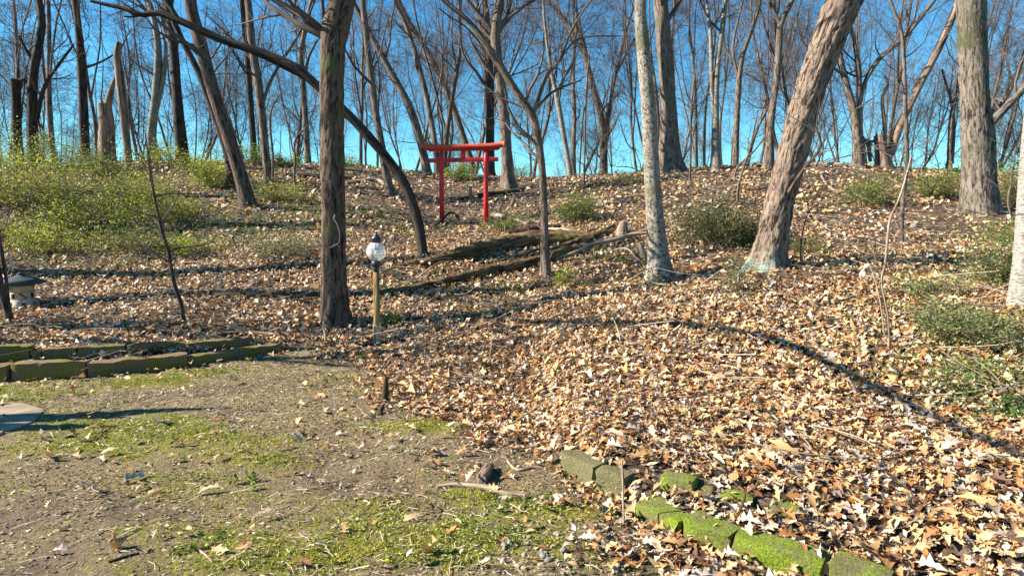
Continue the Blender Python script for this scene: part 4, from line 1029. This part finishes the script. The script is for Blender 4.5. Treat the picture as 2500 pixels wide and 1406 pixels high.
def scatter(X, Y, protos, size, g, tilt=.45, zmax=.05, z0=.004, bright=None, sink=0):
    PV, PF = protos; n = len(X)
    if n == 0: return np.zeros((0, 3)), np.zeros((0, 4), int), np.zeros((0, 4))
    e = .08
    Z = hgt(X, Y); sx = (hgt(X + e, Y, False) - hgt(X - e, Y, False)) / (2 * e); sy = (hgt(X, Y + e, False) - hgt(X, Y - e, False)) / (2 * e)
    k = g.integers(len(PV), size=n); L = PV[k] * (size * np.clip(g.lognormal(-.05, .32, n), .4, 1.8))[:, None, None]
    a, t1, t2 = g.uniform(0, 6.283, n), g.normal(0, tilt, n), g.normal(0, tilt, n)
    x, y, z = L[..., 0], L[..., 1], L[..., 2]
    c, s = np.cos(t1)[:, None], np.sin(t1)[:, None]; y, z = y * c - z * s, y * s + z * c
    c, s = np.cos(t2)[:, None], np.sin(t2)[:, None]; x, z = x * c + z * s, -x * s + z * c
    c, s = np.cos(a)[:, None], np.sin(a)[:, None]; x, y = x * c - y * s, x * s + y * c
    z = z - z.min(1, keepdims=True) * .6 + sx[:, None] * x + sy[:, None] * y
    V = np.stack([X[:, None] + x, Y[:, None] + y, Z[:, None] + z + (z0 + g.uniform(0, 1, n) ** 1.5 * zmax - sink)[:, None]], -1)
    col = PAL[g.choice(len(PAL), n, p=PALW)] * g.uniform(.72, 1.18, n)[:, None]
    if bright is not None: col = col * bright[:, None]
    col = np.repeat(np.clip(col, 0, .8)[:, None, :], PV.shape[1], 1)
    # paler underside rib, darker tips
    col = np.concatenate([col, np.ones(col.shape[:2] + (1,))], -1)
    F = PF[None] + (np.arange(n) * PV.shape[1])[:, None, None]
    return V.reshape(-1, 3), F.reshape(-1, 4), col.reshape(-1, 4)

def sector(r0, r1, dens, g, half=R(50)):
    n = int((r1 ** 2 - r0 ** 2) * half * dens)
    r = np.sqrt(g.uniform(r0 ** 2, r1 ** 2, n)); a = g.uniform(-half, half, n)
    return r * np.sin(a), r * np.cos(a)
LAMP = hit(920, 839)
def litter():
    zones = [(1.8, 5.4, 900, PR_N, .072, .05), (1.8, 5.4, 700, PR_C, .046, .055), (5.4, 9, 460, PR_M, .076, .055), (5.4, 9, 620, PR_F, .05, .055), (9, 15, 200, PR_C, .082, .05), (9, 15, 400, PR_F, .055, .05), (15, 30, 98, PR_F, .10, .05)]
    Vs, Fs, Cs, n0 = [], [], [], 0
    for r0, r1, dn, pr, sz, zm in zones:
        X, Y = sector(r0, r1, dn, gl)
        d = lawn_d(X, Y) + .30 * vn2(X * 2.1, Y * 2.1, 40, 3)
        p = sst(-.28, .28, d) ** 1.6
        patch = .5 + .5 * vn2(X * .7, Y * .7, 60, 3)
        p = p * np.where(Y > 8, .5 + .5 * sst(.3, .65, patch), .82 + .18 * sst(.2, .5, patch))
        dl, tl = sdist(X, Y, L_LOW); onst = (dl > -.25) & (dl < .15) & (tl < .999); p = np.where(onst, p * .06, p); p = np.where((dl >= .15) & (dl < .52) & (tl < .97), p * .10, p)
        for ln in (R_LOW, R_UP):
            dl, tl = sdist(X, Y, ln); p = np.where((dl > -.03) & (dl < .15) & (tl > .2) & (tl < .82), p * .2, p)
        p = np.where(d < -.1, np.maximum(p, .016 + .05 * sst(-1.0, -.1, d)), p)
        p = np.where(np.hypot(X - LAMP[0], Y - LAMP[1] + .12) < .24, p * .12, p)
        keep = gl.uniform(0, 1, len(X)) < p
        X, Y, d = X[keep], Y[keep], d[keep]
        V, F, C_ = scatter(X, Y, pr, sz, gl, .32 if r0 < 9 else .45, zm, bright=.84 + .2 * sst(.2, .6, .5 + .5 * vn2(X * 1.1, Y * 1.1, 64, 3)))
        if Y.size and r0 > 7: pass
        Vs.append(V); Fs.append(F + n0); Cs.append(C_); n0 += len(V)
    o = link('leaf_litter', mesh_np('leaf_litter', np.concatenate(Vs), [np.concatenate(Fs)], M_LEAF, {'col': np.concatenate(Cs)}))
    tag(o, 'dry tan and orange oak leaves carpeting the slope', 'dead leaves', kind='stuff')
    # the largest leaves in view, one by one
    n = 0; meshes = []
    for k in range(24):
        V, F, C_ = scatter(np.array([0.0]), np.array([-20.0]), (PR_N[0][k % 14][None], PR_N[1]), .115, gl, .25, .0)
        V = V - np.array([0, -20.0, hz(0, -20.0)])
        meshes.append(mesh_np('fallen_leaf', V, [F], M_LEAF, {'col': C_}))
    while n < 296:
        if n < 256: X, Y = gl.uniform(.1, 2.9), gl.uniform(2.5, 4.6)
        else: X, Y = gl.uniform(-3.5, .6), gl.uniform(2.6, 5.5)
        d = float(lawn_d(np.array([X]), np.array([Y]))[0])
        if n < 256 and d < .05: continue
        if abs(X) > .86 * Y: continue
        if n < 256 and any((-.04 < float(sdist(np.array([X]), np.array([Y]), ln)[0][0]) < .16) for ln in (R_LOW, R_UP)): continue
        o = link('fallen_leaf', meshes[int(gl.integers(24))], ground, (X, Y, hz(X, Y) + (.045 if d > .05 else .008)))
        o.rotation_euler = (gl.normal(0, .25), gl.normal(0, .25), gl.uniform(0, 6.28)); s = gl.uniform(.8, 1.25); o.scale = (s, s, s)
        n += 1
litter()

# ------------------------------------------------------------------ moss, straw, pebbles and weeds on the lawn
def lawn_cover():
    g = np.random.default_rng(8)
    # moss and grass blades: single triangles in the mossy patches
    n = 500000
    r = np.sqrt(g.uniform(2.2 ** 2, 8.2 ** 2, n)); a = g.uniform(R(-48), R(30), n)
    X, Y = r * np.sin(a), r * np.cos(a)
    m = moss_f(X, Y) + .25 * vn2(X * 6, Y * 6, 77, 2)
    d = lawn_d(X, Y)
    keep = (d < .1) & (g.uniform(0, 1, n) < sst(.5, .85, m) * .9 + .03)
    X, Y, m = X[keep], Y[keep], m[keep]; n = len(X); Z = hgt(X, Y)
    h = g.uniform(.005, .014, n); w = g.uniform(.0025, .0055, n); an = g.uniform(0, 6.28, n); lx, ly = g.normal(0, .008, n), g.normal(0, .008, n)
    V = np.stack([np.stack([X - w * np.cos(an), Y - w * np.sin(an), Z - .002], -1), np.stack([X + w * np.cos(an), Y + w * np.sin(an), Z - .002], -1), np.stack([X + lx, Y + ly, Z + h], -1)], 1).reshape(-1, 3)
    pal = np.array([(.25, .27, .02), (.34, .35, .035), (.14, .16, .015), (.40, .38, .08), (.46, .40, .18)])
    col = pal[g.choice(5, n, p=[.3, .25, .2, .15, .1])] * g.uniform(.8, 1.25, n)[:, None]
    col = np.repeat(np.concatenate([col, np.ones((n, 1))], 1), 3, 0)
    o = link('moss', mesh_np('moss', V, [np.arange(3 * n).reshape(-1, 3)], M_GRASS, {'col': col})); tag(o, 'yellow green moss and fine grass over the bare lawn', 'moss', kind='stuff')
    # straw and small crumbs
    n = 13000
    r = np.sqrt(g.uniform(2.2 ** 2, 8.5 ** 2, n)); a = g.uniform(R(-48), R(30), n); X, Y = r * np.sin(a), r * np.cos(a)
    keep = (lawn_d(X, Y) < .15) & (g.uniform(0, 1, n) < .25 + .75 * sst(.35, .7, .5 + .5 * vn2(X * 1.1, Y * 1.6, 91, 2))); X, Y = X[keep], Y[keep]; n = len(X); Z = hgt(X, Y)
    an = g.normal(.3, .9, n); L = g.uniform(.015, .06, n) * g.choice([.5, 1, 1, 2], n); P = np.empty((n, 3, 3)); bend = g.normal(0, .25, n)
    for k, t in enumerate((-.5, 0, .5)):
        P[:, k, 0] = X + np.cos(an + bend * t) * L * t; P[:, k, 1] = Y + np.sin(an + bend * t) * L * t
        P[:, k, 2] = hgt(P[:, k, 0], P[:, k, 1]) + g.uniform(.004, .016, n)
    V, F, bk = tubes(P, np.repeat(g.uniform(.0012, .0028, n)[:, None], 3, 1), 3)
    pal = np.array([(.62, .50, .30), (.50, .38, .22), (.30, .21, .12), (.70, .62, .46)]); col = np.repeat(np.concatenate([pal[g.integers(4, size=n)] * g.uniform(.8, 1.1, n)[:, None], np.ones((n, 1))], 1), 9, 0)
    o = link('straw', mesh_np('straw', V, [F], M_LEAF, {'col': col})); tag(o, 'dry straw stalks strewn over the mossy lawn', 'straw', kind='stuff')
    # crumbled bits of leaf and bark, single flat triangles
    n = 70000; r = np.sqrt(g.uniform(2.2 ** 2, 8.8 ** 2, n)); a = g.uniform(R(-48), R(30), n); X, Y = r * np.sin(a), r * np.cos(a)
    keep = (lawn_d(X, Y) < .2) & (g.uniform(0, 1, n) < .15 + .85 * sst(.3, .75, .5 + .5 * vn2(X * 1.3 + 5, Y * 1.9, 93, 3))); X, Y = X[keep], Y[keep]; n = len(X); Z = hgt(X, Y)
    V = np.empty((n, 3, 3)); an = g.uniform(0, 6.28, n); sz = g.uniform(.004, .014, n)
    for k in range(3):
        q = an + k * 2.1 + g.normal(0, .4, n); V[:, k, 0] = X + np.cos(q) * sz * 1.4; V[:, k, 1] = Y + np.sin(q) * sz * .8; V[:, k, 2] = Z + g.uniform(.001, .014, n)
    pal = np.array([(.46, .36, .20), (.24, .17, .10), (.07, .05, .035), (.12, .085, .06), (.28, .28, .06)]); col = np.repeat(np.concatenate([pal[g.integers(5, size=n)] * g.uniform(.7, 1.2, n)[:, None], np.ones((n, 1))], 1), 3, 0)
    o = link('leaf_crumbs', mesh_np('leaf_crumbs', V.reshape(-1, 3), [np.arange(3 * n).reshape(-1, 3)], M_LEAF, {'col': col})); tag(o, 'crumbled bits of leaf and bark over the bare lawn', 'leaf crumbs', kind='stuff')
    # soil clods and gravel
    mb = MB(); n = 2400
    X = g.uniform(-4, 1.0, n); Y = g.uniform(2.4, 6, n); keep = lawn_d(X, Y) < .05; X, Y = X[keep], Y[keep]; Z = hgt(X, Y)
    for x, y, z in zip(X, Y, Z): s = g.uniform(.003, .010); blob(mb, (x, y, z + s * .05), s * 1.8, s * 1.2, s * .5, int(g.integers(99)), g.uniform(0, 6), 5, 4)
    o = mb.build('soil_crumbs', plain('soil_crumb', (.20, .15, .11), .95, .4, 30), None, True, None, 'stuff'); tag(o, 'small crumbs of soil on the bare lawn', 'soil')
    mb = MB(); n = 170
    for k in range(n):
        px, py = g.uniform(1150, 1560), g.uniform(1220, 1430); p = onz(px, py)
        if lawn_d(np.array([p[0]]), np.array([p[1]]))[0] > .1: continue
        s = g.uniform(.004, .011); blob(mb, (p[0], p[1], hz(p[0], p[1]) + s * .3), s * 1.2, s, s * .7, k, g.uniform(0, 6), 6, 5)
    o = mb.build('gravel', plain('gravel_stone', (.24, .21, .18), .8, .4, 40), None, True, None, 'stuff'); tag(o, 'fine gravel in the dark soil at bottom centre', 'gravel')
    pm = []
    for k in range(6):
        q = MB(); blob(q, (0, 0, 0), .016, .012, .009, k, 0, 9, 6)
        me = mesh_np('pebble', np.concatenate(q.V), [np.concatenate(f) for f in q.F.values()], plain('pebble_%d' % k, [(.24, .19, .14), (.16, .14, .12), (.32, .27, .21), (.20, .155, .11), (.28, .215, .145), (.18, .165, .145)][k], .7, .2, 60), None, True); pm.append(me)
    for k in range(44):
        px, py = g.uniform(1200, 1550), g.uniform(1240, 1420); p = onz(px, py)
        if lawn_d(np.array([p[0]]), np.array([p[1]]))[0] > .1: continue
        o = link('pebble', pm[k % 6], ground, (p[0], p[1], hz(p[0], p[1]) + .004)); s = g.uniform(.6, 1.5); o.scale = (s, s, s); o.rotation_euler = (0, 0, g.uniform(0, 6))
lawn_cover()

# ------------------------------------------------------------------ shrubs and green ground cover
def leaf_quads(P, size, g, pal, flat=.5):
    n = len(P); a = g.normal(size=(n, 3)); a[:, 2] *= .6; a /= np.linalg.norm(a, axis=1, keepdims=True)
    nrm = g.normal(size=(n, 3)); nrm[:, 2] += flat * 2; b = np.cross(nrm, a); b /= np.linalg.norm(b, axis=1, keepdims=True) + 1e-9
    s = size * g.uniform(.6, 1.4, n)[:, None]
    V = np.stack([P - a * s * .5, P + b * s * .28, P + a * s * .5, P - b * s * .28], 1).reshape(-1, 3)
    pal = np.array(pal); col = pal[g.integers(len(pal), size=n)] * g.uniform(.7, 1.3, n)[:, None]
    return V, np.arange(4 * n).reshape(-1, 4), np.repeat(np.concatenate([col, np.ones((n, 1))], 1), 4, 0)
G_YEL = [(.27, .32, .02), (.37, .41, .04), (.19, .25, .02), (.43, .42, .07)]
G_MID = [(.12, .18, .025), (.17, .24, .035), (.08, .13, .02), (.23, .27, .05)]
G_DRK = [(.035, .075, .015), (.06, .11, .02), (.02, .05, .012), (.09, .15, .03)]
G_PALE = [(.20, .24, .08), (.15, .20, .06), (.27, .29, .12), (.10, .15, .04)]
M_STEM = plain('shrub_stem', (.16, .11, .075), .9, .3, 8)
def shrub(label, px, py, wpx, hpx, pal, seed, stems=16, leaves=2200, leaf=.045, name='shrub', cat='shrub', Y=None, arch=.0):
    g = np.random.default_rng(seed)
    b = hit(px, py) if Y is None else at(px, py, Y)
    if Y is not None: b[2] = hz(b[0], b[1])
    s = b[1] / FPX; W, H = wpx * s * .5, hpx * s
    root = thing(name, label, cat, tuple(b))
    K = 6; P = np.empty((stems, K, 3)); a = g.uniform(0, 6.283, stems); sp = np.sqrt(g.uniform(0.02, 1.4, stems)); top = H * g.uniform(.35, 1.12, stems) * (1.05 - .4 * sp)
    bx, by = g.normal(0, W * .18, stems), g.normal(0, W * .18, stems)
    for k in range(K):
        t = k / (K - 1)
        P[:, k, 0] = bx + np.cos(a) * sp * W * t ** 1.2 + g.normal(0, .02 * W, stems); P[:, k, 1] = by + np.sin(a) * sp * W * .8 * t ** 1.2 + g.normal(0, .02 * W, stems)
        P[:, k, 2] = -.06 + top * (t - arch * t * t)
    # follow the slope at the foot
    Rr = np.repeat(np.linspace(.009, .003, K)[None], stems, 0)
    tw, rt = grow(P, Rr, 5, .38, .8, g, .2, 1, .05, .25, 4, .6)
    tw2, rt2 = grow(tw, rt, 3, .6, .8, g, .2, 1, .02, .3, 3, .7)
    mb = MB()
    for A, B, sd in ((P, Rr, 4), (tw, rt, 3), (tw2, rt2, 3)):
        V, F, bk = tubes(A, B, sd); mb.add(V, [F], bk)
    mb.build('stems', M_STEM, root)
    n = leaves; src = np.concatenate([tw.reshape(-1, 3), tw2.reshape(-1, 3), tw2.reshape(-1, 3)]); i = g.integers(len(src), size=n)
    Q = src[i] + g.normal(0, .03 + .07 * H, (n, 3)); Q[:, 2] = np.abs(Q[:, 2])
    V, F, C_ = leaf_quads(Q, leaf, g, pal)
    link('foliage', mesh_np('foliage', V, [F], M_GREEN, {'col': C_}), root)

SH = [
    ('large yellow-green shrub at the far left below the broken snags', 60, 500, 330, 160, G_YEL, 60, 5200, .055, .2),
    ('yellow-green shrub right of the large one on the left slope', 215, 560, 260, 130, G_YEL, 40, 3200, .05, .25),
    ('dark-tinged green shrub on the left crest under the dark forked trunk', 110, 420, 270, 95, G_MID, 44, 3600, .06, .1),
    ('green shrub on the left crest below the short splintered snag', 260, 430, 180, 75, G_MID, 30, 2200, .055, .1),
    ('bright lime shrub left of the two-toned leaning trunk', 512, 455, 120, 90, G_YEL, 30, 2600, .055, .1),
    ('low yellow-green shrub near the left edge above the lantern', 40, 590, 180, 70, G_YEL, 26, 1500, .04, .2),
    ('sparse green shrub around the brown sapling', 350, 610, 200, 80, G_MID, 30, 1700, .045, .25),
    ('small yellow-green shrub right of the brown sapling', 470, 620, 130, 55, G_YEL, 20, 1100, .04, .2),
    ('spreading pale green shrub left of the thick brown trunk', 680, 620, 170, 60, G_PALE, 26, 1700, .042, .25),
    ('leafy tuft at the foot of the ivy-footed trunk', 620, 400, 90, 50, G_YEL, 18, 1000, .06, .1),
    ('airy green shrub on the crest left of the thick trunk', 705, 405, 80, 35, G_YEL, 16, 800, .06, .1),
    ('green shrub on the crest right of the thick trunk', 850, 405, 70, 28, G_YEL, 16, 700, .06, .1),
    ('yellow-green bush seen through the red gate', 1125, 440, 80, 45, G_YEL, 20, 1100, .06, .1),
    ('bush on the crest behind the tree beside the gate', 1268, 436, 60, 38, G_MID, 16, 800, .06, .1),
    ('rounded bright green bush right of the slim crooked tree', 1400, 540, 95, 75, G_MID, 36, 3200, .045, .15),
    ('dark green bush left of the massive leaning tree', 1770, 600, 205, 112, G_DRK, 80, 6500, .045, .1),
    ('low green bush on the slope right of the leaning tree', 2125, 500, 120, 80, G_MID, 30, 2200, .05, .15),
    ('green thicket left of the thick rough trunk', 2270, 480, 160, 70, G_MID, 34, 2400, .05, .15),
    ('tangled green shrub between thick rough trunk and right edge', 2465, 500, 120, 110, G_MID, 34, 2400, .045, .15),
    ('low leafy shrub at the right edge under the whitish trunk', 2455, 700, 170, 150, G_PALE, 44, 3600, .036, .2),
    ('spreading small-leaved shrub in the leaves at right', 2350, 830, 260, 110, G_PALE, 50, 4200, .032, .3),
    ('small dark leafy plant at the far right edge', 2490, 1020, 90, 70, G_DRK, 16, 800, .035, .2),
    ('green sprig low on the right slope under the leaning tree', 1975, 620, 90, 55, G_MID, 18, 600, .035, .2),
    ('evergreen bush on the crest at the right of the snag V', 2250, 415, 110, 40, G_MID, 22, 1300, .06, .1),
    ('small evergreen on the crest behind the trunk with V fork', 1878, 392, 60, 55, G_DRK, 18, 900, .06, .05),
    ('ferny green patch right of the gate\'s right foot', 1235, 562, 110, 42, G_MID, 26, 1500, .04, .2),
    ('low grassy tuft on the crest right of the mossy forked trunk', 1535, 450, 100, 32, G_PALE, 20, 900, .05, .1),
    ('leafy sprout at the foot of the pale spotted trunk', 1592, 705, 50, 60, G_MID, 10, 260, .035, .1),
    ('tall leafy weed in front of the massive leaning tree', 1802, 725, 50, 110, G_PALE, 10, 380, .04, .05),
    ('yellow-green sprig below the slim crooked tree', 1385, 700, 80, 60, G_YEL, 12, 380, .035, .15),
    ('yellow-green thicket on the left crest behind the large shrub', 20, 400, 220, 75, G_YEL, 34, 2600, .06, .1),
    ('airy lime shrub between the large left shrub and the sapling top', 320, 500, 200, 100, G_YEL, 40, 2600, .05, .2),
    ('sprawling green shrub below the bright lime one', 430, 540, 190, 80, G_YEL, 34, 1900, .048, .25),
    ('broad yellow-green shrub above the stone lantern', 130, 610, 240, 80, G_YEL, 40, 2600, .042, .3),
    ('shrub on the left crest behind the pale twin-stemmed tree', 400, 400, 110, 50, G_YEL, 20, 1300, .06, .1),
    ('thin green shrub on the slope right of the two-toned trunk', 680, 490, 120, 55, G_YEL, 24, 1200, .048, .2),
    ('low pale shrub right of the pale forked sapling', 2260, 720, 170, 60, G_PALE, 30, 1500, .034, .3),
    ('creeping green shrub in the leaves below the spreading right shrub', 2400, 930, 220, 60, G_PALE, 40, 2000, .03, .4),
    ('green shrub behind the spreading one at the right edge', 2480, 600, 130, 90, G_MID, 30, 1900, .04, .2),
    ('small weed at the foot of the lamp post', 955, 790, 60, 40, G_YEL, 12, 350, .035, .2),
]
for i, (lab, px, py, w, h, pal, st, lv, lf, ar) in enumerate(SH):
    shrub(lab, px, py, w * 1.1, h * 1.25, pal, 200 + i, st, int(lv * (1.6 if pal is G_YEL else 1.1)), lf * .95, arch=ar)

def ground_cover():
    g = np.random.default_rng(15); Vs, Fs, Cs, n0 = [], [], [], 0
    sw = []
    for px, py, rad, n, pal, hh, lf in [(150, 620, 2.2, 1800, G_YEL, .12, .04), (330, 560, 2.4, 2200, G_YEL, .15, .045), (500, 580, 2.2, 1800, G_MID, .12, .04), (640, 570, 1.6, 1800, G_PALE, .1, .04), (720, 520, 2.2, 1500, G_YEL, .12, .045),
            (560, 440, 2.5, 1500, G_YEL, .2, .05), (880, 520, 1.5, 700, G_MID, .1, .04), (1260, 540, 1.4, 1100, G_MID, .15, .04), (1300, 620, 1.2, 500, G_PALE, .12, .035), (1500, 640, .8, 700, G_MID, .15, .035),
            (1250, 700, 1.0, 600, G_MID, .08, .035), (1180, 760, .8, 500, G_MID, .06, .03), (1010, 690, .9, 500, G_YEL, .1, .035), (2200, 640, 1.4, 900, G_MID, .15, .035), (2330, 700, 1.2, 1600, G_PALE, .12, .03), (2420, 820, .9, 1700, G_PALE, .12, .028),
            (2300, 900, .7, 1500, G_PALE, .09, .028), (2380, 980, .55, 1200, G_PALE, .08, .028), (2250, 780, .9, 1200, G_PALE, .10, .03), (2470, 930, .5, 1000, G_MID, .1, .028), (2440, 600, 1.6, 1200, G_MID, .2, .04), (2000, 480, 2.0, 700, G_MID, .12, .045), (1560, 500, 2.0, 500, G_YEL, .1, .045),
            (1000, 560, 1.4, 500, G_YEL, .08, .04), (1290, 1230, .28, 260, G_MID, .02, .018), (1180, 1290, .35, 380, G_MID, .02, .018), (960, 1330, .4, 420, G_YEL, .02, .016), (1340, 1150, .2, 120, G_DRK, .03, .022), (860, 940, .5, 260, G_YEL, .03, .02),
            (600, 1190, .12, 70, G_MID, .06, .03), (900, 870, .3, 120, G_MID, .05, .025), (450, 1345, .15, 90, G_MID, .05, .025), (2430, 430, 2.4, 1400, G_MID, .35, .06), (60, 400, 3, 1500, G_YEL, .3, .06), (1000, 425, 3, 900, G_YEL, .12, .05)]:
        c = hit(px, py); Q = np.empty((n, 3)); cl = g.normal(0, rad * .5, (max(4, n // 25), 2)); k = g.integers(len(cl), size=n)
        Q[:, 0] = c[0] + cl[k, 0] + g.normal(0, rad * .09, n); Q[:, 1] = c[1] + cl[k, 1] + g.normal(0, rad * .09, n)
        Q[:, 2] = hgt(Q[:, 0], Q[:, 1]) + .01 + g.uniform(0, 1, n) ** 1.6 * hh
        V, F, C_ = leaf_quads(Q, lf, g, pal, .8); Vs.append(V); Fs.append(F + n0); Cs.append(C_); n0 += len(V)
    o = link('ground_cover', mesh_np('ground_cover', np.concatenate(Vs), [np.concatenate(Fs)], M_GREEN, {'col': np.concatenate(Cs)})); tag(o, 'scattered small green leaves sprouting through the dead leaves', 'ground cover', kind='stuff')
    # fine dead twigs on the slope
    n = 2600; r = np.sqrt(g.uniform(16, 24 ** 2, n)); a = g.uniform(R(-45), R(45), n); X, Y = r * np.sin(a), r * np.cos(a); keep = lawn_d(X, Y) > .2; X, Y = X[keep], Y[keep]; n = len(X)
    P = np.empty((n, 5, 3)); an = g.uniform(0, 6.28, n); L = g.uniform(.2, 1.1, n); bend = g.normal(0, .8, n); z = g.uniform(.03, .09, n); tip = np.abs(g.normal(0, .12, n))
    for k, t in enumerate(np.linspace(-.5, .5, 5)):
        P[:, k, 0] = X + np.cos(an + bend * t) * L * t; P[:, k, 1] = Y + np.sin(an + bend * t) * L * t; P[:, k, 2] = hgt(P[:, k, 0], P[:, k, 1], False) + z + tip * (t + .5)
    V, F, bk = tubes(P, g.uniform(.003, .008, n)[:, None] * np.linspace(1, .5, 5)[None], 4)
    pal = np.array([(.20, .15, .11), (.40, .32, .24), (.10, .07, .05)]); col = np.repeat(np.concatenate([pal[g.integers(3, size=n)], np.ones((n, 1))], 1), 20, 0)
    o = link('dead_twigs', mesh_np('dead_twigs', V, [F], M_LEAF, {'col': col})); tag(o, 'fine dead twigs scattered over the leafy slope', 'twigs', kind='stuff')
ground_cover()
print('tris', sum(len(m.polygons) for m in bpy.data.meshes))
